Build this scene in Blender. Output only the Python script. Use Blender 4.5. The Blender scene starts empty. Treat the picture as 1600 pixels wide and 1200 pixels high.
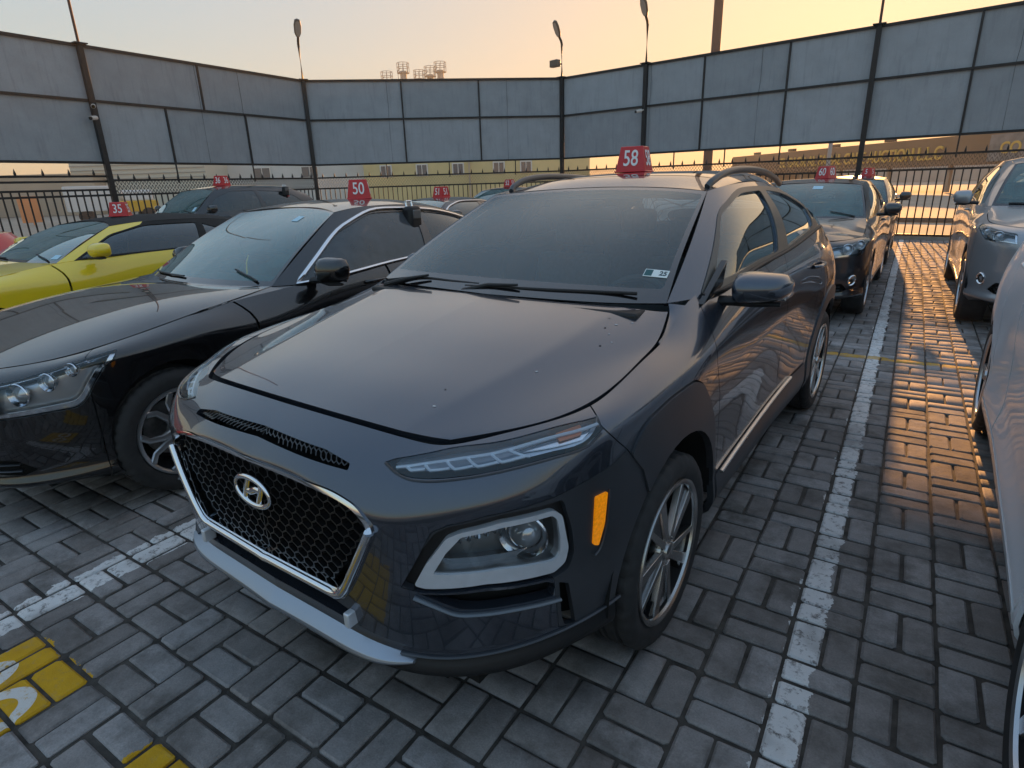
import bpy, bmesh, math, random
import numpy as np
from mathutils import Vector, Matrix
random.seed(7); np.random.seed(7)
scene = bpy.context.scene
COL = scene.collection
# ---------------------------------------------------------------- camera
CAM_H = 1.52
def cam_axes(yaw, pitch, roll):
    f = np.array([math.sin(yaw) * math.cos(pitch), math.cos(yaw) * math.cos(pitch), -math.sin(pitch)])
    r = np.array([math.cos(yaw), -math.sin(yaw), 0.]); d = np.cross(f, r)
    return (math.cos(roll) * r + math.sin(roll) * d, -math.sin(roll) * r + math.cos(roll) * d, f)
CR, CD, CF = cam_axes(math.radians(-33.35), math.radians(18.65), math.radians(1.8))
cam_data = bpy.data.cameras.new('camera'); cam = bpy.data.objects.new('camera', cam_data); COL.objects.link(cam)
cam_data.sensor_width = 36; cam_data.lens = 36 * 928 / 1600; cam_data.clip_start = .05; cam_data.clip_end = 4000
M = Matrix.Identity(4)
for i in range(3):
    M[i][0] = CR[i]; M[i][1] = -CD[i]; M[i][2] = -CF[i]
M[2][3] = CAM_H
cam.matrix_world = M
scene.camera = cam
# ---------------------------------------------------------------- light: low hazy evening sun behind the screen wall
SUN_AZ, SUN_EL = math.radians(-3.5), math.radians(9.1)      # azimuth from +Y towards +X
world = bpy.data.worlds.new('World'); scene.world = world; world.use_nodes = True
nt = world.node_tree; nt.nodes.clear()
sky = nt.nodes.new('ShaderNodeTexSky'); sky.sky_type = 'NISHITA'; sky.sun_disc = False
sky.sun_elevation = SUN_EL; sky.sun_rotation = SUN_AZ
sky.air_density = 1.0; sky.dust_density = 3.; sky.ozone_density = 3.0; sky.altitude = 0
bg = nt.nodes.new('ShaderNodeBackground'); bg.inputs['Strength'].default_value = .14
wo = nt.nodes.new('ShaderNodeOutputWorld')
# dusty evening air: the range of the sky is evened out, its hues kept
bw = nt.nodes.new('ShaderNodeRGBToBW'); pw = nt.nodes.new('ShaderNodeMath'); pw.operation = 'POWER'; pw.inputs[1].default_value = -.82
hz = nt.nodes.new('ShaderNodeVectorMath'); hz.operation = 'SCALE'
hm = nt.nodes.new('ShaderNodeMix'); hm.data_type = 'RGBA'; hm.blend_type = 'MULTIPLY'; hm.inputs[0].default_value = 1.; hm.inputs[7].default_value = (1.60, 1.25, .90, 1)
nt.links.new(sky.outputs[0], bw.inputs[0]); nt.links.new(bw.outputs[0], pw.inputs[0]); nt.links.new(sky.outputs[0], hz.inputs[0]); nt.links.new(pw.outputs[0], hz.inputs['Scale'])
nt.links.new(hz.outputs[0], hm.inputs[6])
ha = nt.nodes.new('ShaderNodeMix'); ha.data_type = 'RGBA'; ha.inputs[0].default_value = .11; ha.inputs[7].default_value = (1.0, 1.4, 2.4, 1)
nt.links.new(hm.outputs[2], ha.inputs[6]); nt.links.new(ha.outputs[2], bg.inputs[0]); nt.links.new(bg.outputs[0], wo.inputs[0])
sd = bpy.data.lights.new('sun', 'SUN'); sd.energy = 4.6; sd.angle = math.radians(.6); sd.color = (1, .47, .15)
sun = bpy.data.objects.new('sun', sd); COL.objects.link(sun)
sv = Vector((math.sin(SUN_AZ) * math.cos(SUN_EL), math.cos(SUN_AZ) * math.cos(SUN_EL), math.sin(SUN_EL)))
sun.rotation_euler = sv.to_track_quat('Z', 'Y').to_euler()
vs = scene.view_settings
vs.view_transform = 'Standard'; vs.look = 'None'; vs.exposure = 1.55; vs.gamma = 1.0; vs.use_curve_mapping = False
scene.render.engine = 'CYCLES'
# ---------------------------------------------------------------- surface library
def _nat(t, P, tq):
    """natural cubic spline through P(t), evaluated at tq (P: n x d)"""
    n = len(t)
    if n == 2:
        w = ((tq - t[0]) / (t[1] - t[0]))[:, None]
        return P[0] * (1 - w) + P[1] * w
    h = np.diff(t)
    A = np.zeros((n, n)); r = np.zeros_like(P)
    A[0, 0] = A[-1, -1] = 1
    for i in range(1, n - 1):
        A[i, i - 1] = h[i - 1]; A[i, i] = 2 * (h[i - 1] + h[i]); A[i, i + 1] = h[i]
        r[i] = 6 * ((P[i + 1] - P[i]) / h[i] - (P[i] - P[i - 1]) / h[i - 1])
    m = np.linalg.solve(A, r)
    k = np.clip(np.searchsorted(t, tq, side='right') - 1, 0, n - 2)
    hh = h[k][:, None]; a = (t[k + 1] - tq)[:, None] / hh; b = (tq - t[k])[:, None] / hh
    return a * P[k] + b * P[k + 1] + ((a ** 3 - a) * m[k] + (b ** 3 - b) * m[k + 1]) * hh * hh / 6

def spline_axis(G, K, creases=()):
    """G: n x m x 3, spline along axis 0 with K samples per segment (int or list)"""
    n = G.shape[0]
    if isinstance(K, int): K = [K] * (n - 1)
    d = np.linalg.norm(np.diff(G, axis=0), axis=2).mean(axis=1) + 1e-6
    t = np.concatenate([[0], np.cumsum(np.sqrt(d) if False else d)])
    cuts = [0] + sorted(c for c in creases if 0 < c < n - 1) + [n - 1]
    out = []
    P = G.reshape(n, -1)
    for s, e in zip(cuts[:-1], cuts[1:]):
        tq = np.concatenate([np.linspace(t[i], t[i + 1], K[i], endpoint=False) for i in range(s, e)])
        out.append(_nat(t[s:e + 1], P[s:e + 1], tq))
    out.append(P[-1:])
    return np.concatenate(out).reshape(-1, G.shape[1], 3)

class Patch:
    """fine grid of points and normals made from a control grid (rows x cols x 3)"""
    def __init__(s, ctrl, kr=6, kc=6, cr=(), cc=(), flip=False):
        G = np.array(ctrl, float)
        G = spline_axis(G, kr, cr)
        G = spline_axis(G.transpose(1, 0, 2), kc, cc).transpose(1, 0, 2)
        s.P = G
        du = np.gradient(G, axis=1); dv = np.gradient(G, axis=0)
        N = np.cross(du, dv); N /= np.linalg.norm(N, axis=2)[..., None] + 1e-12
        s.N = -N if flip else N
        def par(n, K):
            if isinstance(K, int): K = [K] * (n - 1)
            return np.concatenate([i + np.arange(K[i]) / K[i] for i in range(n - 1)] + [[n - 1]])
        nr, nc = np.array(ctrl).shape[:2]
        U, V = np.meshgrid(par(nc, kc), par(nr, kr)); s.UV = np.stack([U, V], -1)
    def off(s, d):
        q = Patch.__new__(Patch); q.P = s.P + s.N * d; q.N = s.N; q.UV = s.UV; return q
    def at(s, u, v):
        """point and normal at control coordinates (col u, row v)"""
        uu, vv = s.UV[0, :, 0], s.UV[:, 0, 1]
        c = int(np.clip(np.searchsorted(uu, u) - 1, 0, len(uu) - 2)); r = int(np.clip(np.searchsorted(vv, v) - 1, 0, len(vv) - 2))
        a = (u - uu[c]) / (uu[c + 1] - uu[c]); b = (v - vv[r]) / (vv[r + 1] - vv[r])
        f = lambda X: (X[r, c] * (1 - a) + X[r, c + 1] * a) * (1 - b) + (X[r + 1, c] * (1 - a) + X[r + 1, c + 1] * a) * b
        return f(s.P), f(s.N)
    def near(s, q2, proj):
        """3D points and normals on the patch at the 2D points q2 of a projection"""
        Q = proj(s); a, b, c, d = Q[:-1, :-1], Q[:-1, 1:], Q[1:, 1:], Q[1:, :-1]
        lo = np.minimum(np.minimum(a, b), np.minimum(c, d)); hi = np.maximum(np.maximum(a, b), np.maximum(c, d))
        flat = Q.reshape(-1, 2); PP, NN = [], []
        for q in np.atleast_2d(q2):
            m = np.argwhere((lo[..., 0] <= q[0]) & (hi[..., 0] >= q[0]) & (lo[..., 1] <= q[1]) & (hi[..., 1] >= q[1])); hit = None
            for r, k in m:
                for t in (((r, k), (r, k + 1), (r + 1, k + 1)), ((r, k), (r + 1, k + 1), (r + 1, k))):
                    A = Q[t[0]]; e1 = Q[t[1]] - A; e2 = Q[t[2]] - A; det = e1[0] * e2[1] - e1[1] * e2[0]
                    if abs(det) < 1e-14: continue
                    w = q - A; u = (w[0] * e2[1] - w[1] * e2[0]) / det; v = (e1[0] * w[1] - e1[1] * w[0]) / det
                    if u > -1e-6 and v > -1e-6 and u + v < 1 + 1e-6: hit = (t, u, v); break
                if hit: break
            if hit:
                t, u, v = hit; f = lambda X: X[t[0]] * (1 - u - v) + X[t[1]] * u + X[t[2]] * v
                p, n = f(s.P), f(s.N)
            else:
                i = int(((flat - q) ** 2).sum(1).argmin()); p, n = s.P.reshape(-1, 3)[i], s.N.reshape(-1, 3)[i]
            PP.append(p); NN.append(n / (np.linalg.norm(n) + 1e-12))
        return np.array(PP), np.array(NN)

def smooth_poly(pts, k=5, closed=True, sharp=()):
    """round polyline through points with Catmull-Rom; indices in sharp stay corners"""
    P = np.array(pts, float); n = len(P); out = []
    rng = range(n) if closed else range(n - 1)
    for i in rng:
        p1, p2 = P[i], P[(i + 1) % n]
        p0 = P[i - 1] if (closed or i > 0) else p1
        p3 = P[(i + 2) % n] if (closed or i + 2 < n) else p2
        L = np.linalg.norm(p2 - p1)
        m1 = (p2 - p0); m2 = (p3 - p1)
        m1 = m1 / (np.linalg.norm(m1) + 1e-9) * L; m2 = m2 / (np.linalg.norm(m2) + 1e-9) * L
        if i in sharp: m1 = p2 - p1
        if (i + 1) % n in sharp: m2 = p2 - p1
        for j in range(k):
            u = j / k
            out.append((2*u**3-3*u*u+1)*p1 + (u**3-2*u*u+u)*m1 + (-2*u**3+3*u*u)*p2 + (u**3-u*u)*m2)
    if not closed: out.append(P[-1])
    return np.array(out)

def round_poly(pts, r=.02, k=4):
    """straight polygon with rounded corners (r scalar or list)"""
    P = np.array(pts, float); n = len(P); out = []
    for i in range(n):
        a, b, c = P[i - 1], P[i], P[(i + 1) % n]
        rr = r[i] if hasattr(r, '__len__') else r
        la = np.linalg.norm(a - b); lc = np.linalg.norm(c - b)
        d = min(rr, la * .45, lc * .45)
        if d < 1e-5: out.append(b); continue
        p = b + (a - b) / la * d; q = b + (c - b) / lc * d
        for j in range(k + 1):
            u = j / k
            out.append((1-u)**2 * p + 2*u*(1-u) * b + u*u * q)
    return np.array(out)

def inset_poly(P, d):
    """move a closed 2D polygon inward by d (outward if negative)"""
    P = np.asarray(P, float)
    A = 0.5 * np.sum(P[:, 0] * np.roll(P[:, 1], -1) - np.roll(P[:, 0], -1) * P[:, 1])
    sg = 1 if A > 0 else -1
    e = np.roll(P, -1, 0) - P
    e /= np.linalg.norm(e, axis=1)[:, None] + 1e-9
    nrm = np.stack([-e[:, 1], e[:, 0]], 1) * sg
    m = nrm + np.roll(nrm, 1, 0)
    l = np.linalg.norm(m, axis=1)[:, None] + 1e-9
    m = m / l
    c = np.clip((m * nrm).sum(1)[:, None], .5, 1)
    return P + m * d / c

def pt_in(poly, Q):
    """even-odd test, Q: n x 2"""
    x, y = Q[:, 0], Q[:, 1]; ins = np.zeros(len(Q), bool)
    n = len(poly)
    for i in range(n):
        x1, y1 = poly[i]; x2, y2 = poly[(i + 1) % n]
        c = (y1 > y) != (y2 > y)
        if not c.any(): continue
        xi = (x2 - x1) * (y - y1) / ((y2 - y1) if y2 != y1 else 1e-12) + x1
        ins ^= c & (x < xi)
    return ins

W_PROJ = lambda p: np.stack([p.P[..., 1] - p.P[..., 0], p.P[..., 2]], -1)
SIDE_PROJ = lambda p: np.stack([p.P[..., 0], p.P[..., 2]], -1)
FRONT_PROJ = lambda p: np.stack([p.P[..., 1], p.P[..., 2]], -1)
TOP_PROJ = lambda p: np.stack([p.P[..., 0], p.P[..., 1]], -1)
UV_PROJ = lambda p: p.UV

def carve(patch, keep=(), holes=()):
    """cut a panel out of a patch; keep / holes: lists of (projection, 2D polygon).
    returns verts (n,3), normals (n,3), faces"""
    P, N = patch.P, patch.N
    R, C = P.shape[:2]
    projs = []
    regs = [(pj, np.asarray(pl, float), True) for pj, pl in keep] + [(pj, np.asarray(pl, float), False) for pj, pl in holes]
    for pj, _, _ in regs:
        if pj not in projs: projs.append(pj)
    Qs = [pj(patch) for pj in projs]
    D = np.concatenate([P, N] + Qs, -1)
    hits = {}
    good = np.ones((R - 1, C - 1), bool)
    qq, cens = [], []
    for Q in Qs:
        q = np.stack([Q[:-1, :-1], Q[:-1, 1:], Q[1:, 1:], Q[1:, :-1]], 2)
        qq.append((q, q.min(2), q.max(2))); cens.append(q.mean(2).reshape(-1, 2))
    for pj, poly, pos in regs:
        k = projs.index(pj); q, lo, hi = qq[k]
        n = len(poly)
        for i in range(n):
            a, b = poly[i], poly[(i + 1) % n]
            el, eh = np.minimum(a, b), np.maximum(a, b)
            m = (lo[..., 0] <= eh[0]) & (hi[..., 0] >= el[0]) & (lo[..., 1] <= eh[1]) & (hi[..., 1] >= el[1])
            if not m.any(): continue
            nd = np.array([-(b - a)[1], (b - a)[0]])
            s = (q - a) @ nd
            m &= (s.min(2) < -1e-12) & (s.max(2) > 1e-12)
            for r, c in zip(*np.where(m)):
                hits.setdefault((r, c), []).append((6 + 2 * k, a, nd))
        ins = pt_in(poly, cens[k]).reshape(R - 1, C - 1)
        good &= ins if pos else ~ins
    verts, norms, faces, vid = [], [], [], {}
    def vert(p, nn):
        key = (round(p[0], 5), round(p[1], 5), round(p[2], 5))
        i = vid.get(key)
        if i is None:
            i = vid[key] = len(verts); verts.append(p); norms.append(nn)
        return i
    Pl, Nl = P.tolist(), N.tolist()
    for r in range(R - 1):
        for c in range(C - 1):
            hl = hits.get((r, c))
            if hl is None:
                if good[r, c]:
                    f = [vert(Pl[r][c], Nl[r][c]), vert(Pl[r][c+1], Nl[r][c+1]), vert(Pl[r+1][c+1], Nl[r+1][c+1]), vert(Pl[r+1][c], Nl[r+1][c])]
                    f = [f[i] for i in range(4) if f[i] != f[i - 1]]
                    if len(f) > 2: faces.append(f)
                continue
            pieces = [[D[i] for i in ((r, c), (r, c + 1), (r + 1, c + 1), (r + 1, c))]]
            for o, a, nd in hl:
                nxt = []
                for pc in pieces:
                    s = [float((v[o] - a[0]) * nd[0] + (v[o + 1] - a[1]) * nd[1]) for v in pc]
                    if min(s) > -1e-9 or max(s) < 1e-9: nxt.append(pc); continue
                    A, B = [], []
                    m = len(pc)
                    for i in range(m):
                        v, w, sv, sw = pc[i], pc[(i + 1) % m], s[i], s[(i + 1) % m]
                        (A if sv >= 0 else B).append(v)
                        if (sv >= 0) != (sw >= 0):
                            x = v + (w - v) * (sv / (sv - sw)); A.append(x); B.append(x)
                    if len(A) > 2: nxt.append(A)
                    if len(B) > 2: nxt.append(B)
                pieces = nxt
            cs = np.array([np.mean(pc, axis=0) for pc in pieces])
            okm = np.ones(len(pieces), bool)
            for pj, poly, pos in regs:
                k = 6 + 2 * projs.index(pj)
                ins = pt_in(poly, cs[:, k:k + 2]); okm &= ins if pos else ~ins
            for pc, g in zip(pieces, okm):
                if not g: continue
                f = [vert(v[:3].tolist(), v[3:6].tolist()) for v in pc]
                f = [f[i] for i in range(len(f)) if f[i] != f[i - 1]]
                if len(set(f)) == len(f) > 2: faces.append(f)
    return np.array(verts).reshape(-1, 3), np.array(norms).reshape(-1, 3), faces
# ---------------------------------------------------------------- blender helpers
MATS = {}
def mat(name, col=(.5, .5, .5), rough=.5, metal=0., coat=0., coat_rough=.03, spec=.5, var=0., vscale=30., bump=0., bscale=200., alpha=None, emit=None, trans=0., ior=1.45, dirt=0.):
    if name in MATS: return MATS[name]
    m = bpy.data.materials.new(name); m.use_nodes = True; nt = m.node_tree; p = nt.nodes['Principled BSDF']
    p.inputs['Base Color'].default_value = (*col, 1); p.inputs['Roughness'].default_value = rough
    p.inputs['Metallic'].default_value = metal; p.inputs['Coat Weight'].default_value = coat
    p.inputs['Coat Roughness'].default_value = coat_rough; p.inputs['Coat IOR'].default_value = 1.68 if coat >= 1 else 1.5; p.inputs['Specular IOR Level'].default_value = spec
    p.inputs['Transmission Weight'].default_value = trans; p.inputs['IOR'].default_value = ior
    if emit: p.inputs['Emission Color'].default_value = (*emit[:3], 1); p.inputs['Emission Strength'].default_value = emit[3]
    tc = None
    if var or bump or dirt:
        tc = nt.nodes.new('ShaderNodeTexCoord')
    if var:
        nz = nt.nodes.new('ShaderNodeTexNoise'); nz.inputs['Scale'].default_value = vscale; nz.inputs['Detail'].default_value = 6
        nt.links.new(tc.outputs['Object'], nz.inputs['Vector'])
        mr = nt.nodes.new('ShaderNodeMapRange'); mr.inputs['From Min'].default_value = .3; mr.inputs['From Max'].default_value = .7
        mr.inputs['To Min'].default_value = 1 - var; mr.inputs['To Max'].default_value = 1 + var
        nt.links.new(nz.outputs['Fac'], mr.inputs['Value'])
        mx = nt.nodes.new('ShaderNodeVectorMath'); mx.operation = 'SCALE'; mx.inputs[0].default_value = col
        nt.links.new(mr.outputs[0], mx.inputs['Scale']); nt.links.new(mx.outputs[0], p.inputs['Base Color'])
    if dirt:        # thin dust film: rougher, paler blotches
        nz = nt.nodes.new('ShaderNodeTexNoise'); nz.inputs['Scale'].default_value = 5; nz.inputs['Detail'].default_value = 8; nz.inputs['Roughness'].default_value = .65
        nt.links.new(tc.outputs['Object'], nz.inputs['Vector'])
        mr = nt.nodes.new('ShaderNodeMapRange'); mr.inputs['From Min'].default_value = .35; mr.inputs['From Max'].default_value = .75
        mr.inputs['To Min'].default_value = coat_rough * .6; mr.inputs['To Max'].default_value = coat_rough + dirt * .22
        nt.links.new(nz.outputs['Fac'], mr.inputs['Value']); nt.links.new(mr.outputs[0], p.inputs['Coat Roughness'])
    if bump:
        nz = nt.nodes.new('ShaderNodeTexNoise'); nz.inputs['Scale'].default_value = bscale; nz.inputs['Detail'].default_value = 4
        nt.links.new(tc.outputs['Object'], nz.inputs['Vector'])
        b = nt.nodes.new('ShaderNodeBump'); b.inputs['Strength'].default_value = bump; b.inputs['Distance'].default_value = .004
        nt.links.new(nz.outputs['Fac'], b.inputs['Height']); nt.links.new(b.outputs[0], p.inputs['Normal'])
    MATS[name] = m; return m

def glass_mat(name, tint=(.8, .9, .88), rough=.0, refl=1.0, dust_sheen=.0, dust_sheen_rgb=(.30, .44, .46)):
    """thin car glass: tinted see-through plus a fresnel mirror"""
    if name in MATS: return MATS[name]
    m = bpy.data.materials.new(name); m.use_nodes = True; nt = m.node_tree; nt.nodes.clear()
    o = nt.nodes.new('ShaderNodeOutputMaterial'); mx = nt.nodes.new('ShaderNodeMixShader')
    t = nt.nodes.new('ShaderNodeBsdfTransparent'); t.inputs[0].default_value = (*tint, 1)
    g = nt.nodes.new('ShaderNodeBsdfGlossy'); g.inputs['Roughness'].default_value = rough; g.inputs['Color'].default_value = (.88, .97, 1, 1)
    f = nt.nodes.new('ShaderNodeFresnel'); f.inputs['IOR'].default_value = 1.52
    k = nt.nodes.new('ShaderNodeMath'); k.operation = 'MULTIPLY'; k.use_clamp = True; k.inputs[1].default_value = 1.7 * refl
    nt.links.new(f.outputs[0], k.inputs[0]); nt.links.new(k.outputs[0], mx.inputs[0])
    nt.links.new(t.outputs[0], mx.inputs[1]); nt.links.new(g.outputs[0], mx.inputs[2])
    last = mx
    if dust_sheen:  # diffuse layer for dust and for sky reflections painted as colour
        d = nt.nodes.new('ShaderNodeBsdfDiffuse'); d.inputs[0].default_value = (*dust_sheen_rgb, 1)
        m2 = nt.nodes.new('ShaderNodeMixShader'); nz = nt.nodes.new('ShaderNodeTexNoise'); nz.inputs['Scale'].default_value = 7; nz.inputs['Detail'].default_value = 8
        tc = nt.nodes.new('ShaderNodeTexCoord'); nt.links.new(tc.outputs['Object'], nz.inputs['Vector'])
        mr = nt.nodes.new('ShaderNodeMapRange'); mr.inputs['From Min'].default_value = .3; mr.inputs['From Max'].default_value = .7; mr.inputs['To Min'].default_value = dust_sheen * .6; mr.inputs['To Max'].default_value = dust_sheen * 1.3
        nt.links.new(nz.outputs['Fac'], mr.inputs['Value']); nt.links.new(mr.outputs[0], m2.inputs[0])
        nt.links.new(mx.outputs[0], m2.inputs[1]); nt.links.new(d.outputs[0], m2.inputs[2]); last = m2
    nt.links.new(last.outputs[0], o.inputs[0])
    MATS[name] = m; return m

def tag(o, label=None, cat=None, group=None, kind=None):
    if label: o['label'] = label
    if cat: o['category'] = cat
    if group: o['group'] = group
    if kind: o['kind'] = kind
    return o
def empty(name, loc=(0, 0, 0), rz=0., parent=None):
    o = bpy.data.objects.new(name, None); COL.objects.link(o); o.location = loc; o.rotation_euler = (0, 0, rz); o.empty_display_size = .2
    if parent: o.parent = parent
    return o
def add_mesh(name, V, F, m, parent=None, N=None, smooth=True):
    me = bpy.data.meshes.new(name); me.from_pydata([tuple(map(float, v)) for v in V], [], [tuple(map(int, f)) for f in F])
    me.polygons.foreach_set('use_smooth', [smooth] * len(me.polygons))
    if m: me.materials.append(m)
    me.validate(clean_customdata=False)
    if N is not None and len(me.vertices) == len(N): me.normals_split_custom_set_from_vertices([tuple(map(float, n)) for n in N])
    me.update()
    o = bpy.data.objects.new(name, me); COL.objects.link(o)
    if parent: o.parent = parent
    return o
def link_copy(o, parent=None, name=None):
    c = o.copy(); COL.objects.link(c); c.parent = parent
    if name: c.name = name
    return c
def copy_tree(o, parent=None):
    c = link_copy(o, parent)
    for ch in list(o.children): copy_tree(ch, c)
    return c

def flange(V, N, F, depth, skip_y0=True):
    """turn the open border of a panel inward so that it reads as sheet with thickness"""
    V, N = list(map(tuple, V)), list(map(tuple, N)); F = [tuple(f) for f in F]
    cnt = {}
    for f in F:
        for i in range(len(f)):
            a, b = f[i - 1], f[i]; cnt.setdefault((min(a, b), max(a, b)), []).append((a, b))
    bd = [e[0] for e in cnt.values() if len(e) == 1]
    acc = {}; keep = []
    for a, b in bd:
        pa, pb = np.array(V[a]), np.array(V[b])
        if skip_y0 and abs(pa[1]) < 1e-4 and abs(pb[1]) < 1e-4: continue
        d = pb - pa; l = np.linalg.norm(d)
        if l < 1e-7: continue
        t = np.cross(d / l, np.array(N[a])); keep.append((a, b))
        for v in (a, b): acc[v] = acc.get(v, 0) + t
    ids = {}
    for v, t in acc.items():
        t = t / (np.linalg.norm(t) + 1e-9); n = np.array(N[v])
        i = len(V); V.append(V[v]); N.append(tuple(t)); V.append(tuple(np.array(V[v]) - n * depth)); N.append(tuple(t)); ids[v] = i
    for a, b in keep: F.append((ids[b], ids[a], ids[a] + 1, ids[b] + 1))
    return np.array(V), np.array(N), F
def mirror(V, N, F):
    s = np.array([1, -1, 1.]); return V * s, N * s, [tuple(reversed(f)) for f in F]
def merge(A, B):
    V = np.concatenate([A[0], B[0]]); N = np.concatenate([A[1], B[1]]); n = len(A[0])
    return V, N, [tuple(f) for f in A[2]] + [tuple(i + n for i in f) for f in B[2]]
def panel(name, patch, m, parent, keep=(), holes=(), depth=.012, sides='merge', off=0.):
    """a body panel; sides: merge (one mesh over both halves), both (left and right objects), left"""
    S = carve(patch.off(off) if off else patch, keep, holes)
    if len(S[2]) == 0: print('EMPTY PANEL', name); return []
    if depth: S = flange(*S, depth)
    if sides == 'merge': return [add_mesh(name, *(lambda T: (T[0], T[2]))(merge(S, mirror(*S))), m, parent, merge(S, mirror(*S))[1])]
    out = [add_mesh(name, S[0], S[2], m, parent, S[1])]
    if sides == 'both':
        T = mirror(*S); out.append(add_mesh(name, T[0], T[2], m, parent, T[1]))
    return out

class MB:
    """collects simple solids into one mesh"""
    def __init__(s): s.V, s.F = [], []
    def add(s, V, F):
        n = len(s.V); s.V += [tuple(v) for v in V]; s.F += [tuple(i + n for i in f) for f in F]; return s
    def box(s, c, h, M=None):
        V = [Vector((c[0] + h[0] * x, c[1] + h[1] * y, c[2] + h[2] * z)) for x in (-1, 1) for y in (-1, 1) for z in (-1, 1)]
        if M: V = [M @ v for v in V]
        return s.add(V, [(0, 1, 3, 2), (4, 6, 7, 5), (0, 4, 5, 1), (2, 3, 7, 6), (0, 2, 6, 4), (1, 5, 7, 3)])
    def bar(s, a, b, w, h, up=(0, 0, 1)):
        a, b, up = Vector(a), Vector(b), Vector(up); d = (b - a).normalized(); x = d.cross(up)
        if x.length < 1e-5: x = d.cross(Vector((1, 0, 0)))
        x.normalize(); z = x.cross(d)
        V = [p + x * (w / 2 * i) + z * (h / 2 * j) for p in (a, b) for i in (-1, 1) for j in (-1, 1)]
        return s.add(V, [(0, 1, 3, 2), (4, 6, 7, 5), (0, 4, 5, 1), (2, 3, 7, 6), (0, 2, 6, 4), (1, 5, 7, 3)])
    def tube(s, pts, r, n=8, closed=False, flat=1.0, up=(0, 0, 1), cap=True):
        pts = [Vector(p) for p in pts]; m = len(pts); rings = []
        for i, p in enumerate(pts):
            if closed: d = (pts[(i + 1) % m] - pts[i - 1])
            else: d = pts[min(i + 1, m - 1)] - pts[max(i - 1, 0)]
            d.normalize(); u = Vector(up[i]) if hasattr(up[0], '__len__') else Vector(up)
            x = d.cross(u)
            if x.length < 1e-5: x = d.cross(Vector((1, .2, 0)))
            x.normalize(); z = x.cross(d); rr = r[i] if hasattr(r, '__len__') else r
            rings.append([p + x * (rr * math.cos(2 * math.pi * k / n)) + z * (rr * flat * math.sin(2 * math.pi * k / n)) for k in range(n)])
        V = [v for q in rings for v in q]; F = []
        for i in range(m if closed else m - 1):
            j = (i + 1) % m
            for k in range(n): F.append((i * n + k, i * n + (k + 1) % n, j * n + (k + 1) % n, j * n + k))
        if not closed and cap: F += [tuple(range(n))[::-1], tuple((m - 1) * n + k for k in range(n))]
        return s.add(V, F)
    def lathe(s, prof, n=32, M=None, close=False):
        """profile of (radius, axial y) spun about the y axis"""
        V = []; F = []; m = len(prof)
        for k in range(n):
            a = 2 * math.pi * k / n
            for r, y in prof: V.append(Vector((r * math.cos(a), y, r * math.sin(a))))
        for k in range(n):
            j = (k + 1) % n
            for i in range(m if close else m - 1):
                q = (i + 1) % m; F.append((k * m + i, k * m + q, j * m + q, j * m + i))
        if M: V = [M @ v for v in V]
        return s.add(V, F)
    def prism(s, poly, y0, y1, M=None, top=None):
        """polygon in x,z extruded along y; top: polygon of the y1 face"""
        n = len(poly); top = poly if top is None else top
        V = [Vector((p[0], y0, p[1])) for p in poly] + [Vector((p[0], y1, p[1])) for p in top]
        if M: V = [M @ v for v in V]
        return s.add(V, [tuple(range(n)), tuple(range(2 * n - 1, n - 1, -1))] + [(i, i + n, (i + 1) % n + n, (i + 1) % n) for i in range(n)])
    def build(s, name, m, parent=None, smooth=False, bevel=0., seg=2, angle=35):
        o = add_mesh(name, s.V, s.F, m, parent, smooth=False)
        bm = bmesh.new(); bm.from_mesh(o.data); bmesh.ops.recalc_face_normals(bm, faces=bm.faces); bm.to_mesh(o.data); bm.free()
        if bevel:
            md = o.modifiers.new('bevel', 'BEVEL'); md.width = bevel; md.segments = seg; md.limit_method = 'ANGLE'; md.angle_limit = math.radians(angle)
        if smooth or bevel:
            o.data.polygons.foreach_set('use_smooth', [True] * len(o.data.polygons))
            o.data.set_sharp_from_angle(angle=math.radians(angle))
        return o
def text_obj(name, txt, m, parent, size, M, ext=.001, align='CENTER', squash=1.0, bold=0.):
    cu = bpy.data.curves.new(name, 'FONT'); cu.body = txt; cu.size = size; cu.extrude = ext; cu.align_x = align; cu.align_y = 'CENTER'; cu.offset = bold
    o = bpy.data.objects.new(name, cu); COL.objects.link(o)
    dg = bpy.context.evaluated_depsgraph_get(); me = bpy.data.meshes.new_from_object(o.evaluated_get(dg)); bpy.data.objects.remove(o)
    me.materials.clear(); me.materials.append(m)
    o = bpy.data.objects.new(name, me); COL.objects.link(o); o.parent = parent; o.matrix_local = M @ Matrix.Diagonal((squash, 1, 1, 1)); return o
def ring2(cx, cz, r, n=32, a0=0., a1=2 * math.pi, rz=None):
    return [(cx + r * math.cos(a0 + (a1 - a0) * k / n), cz + (rz or r) * math.sin(a0 + (a1 - a0) * k / n)) for k in range(n)]
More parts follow.
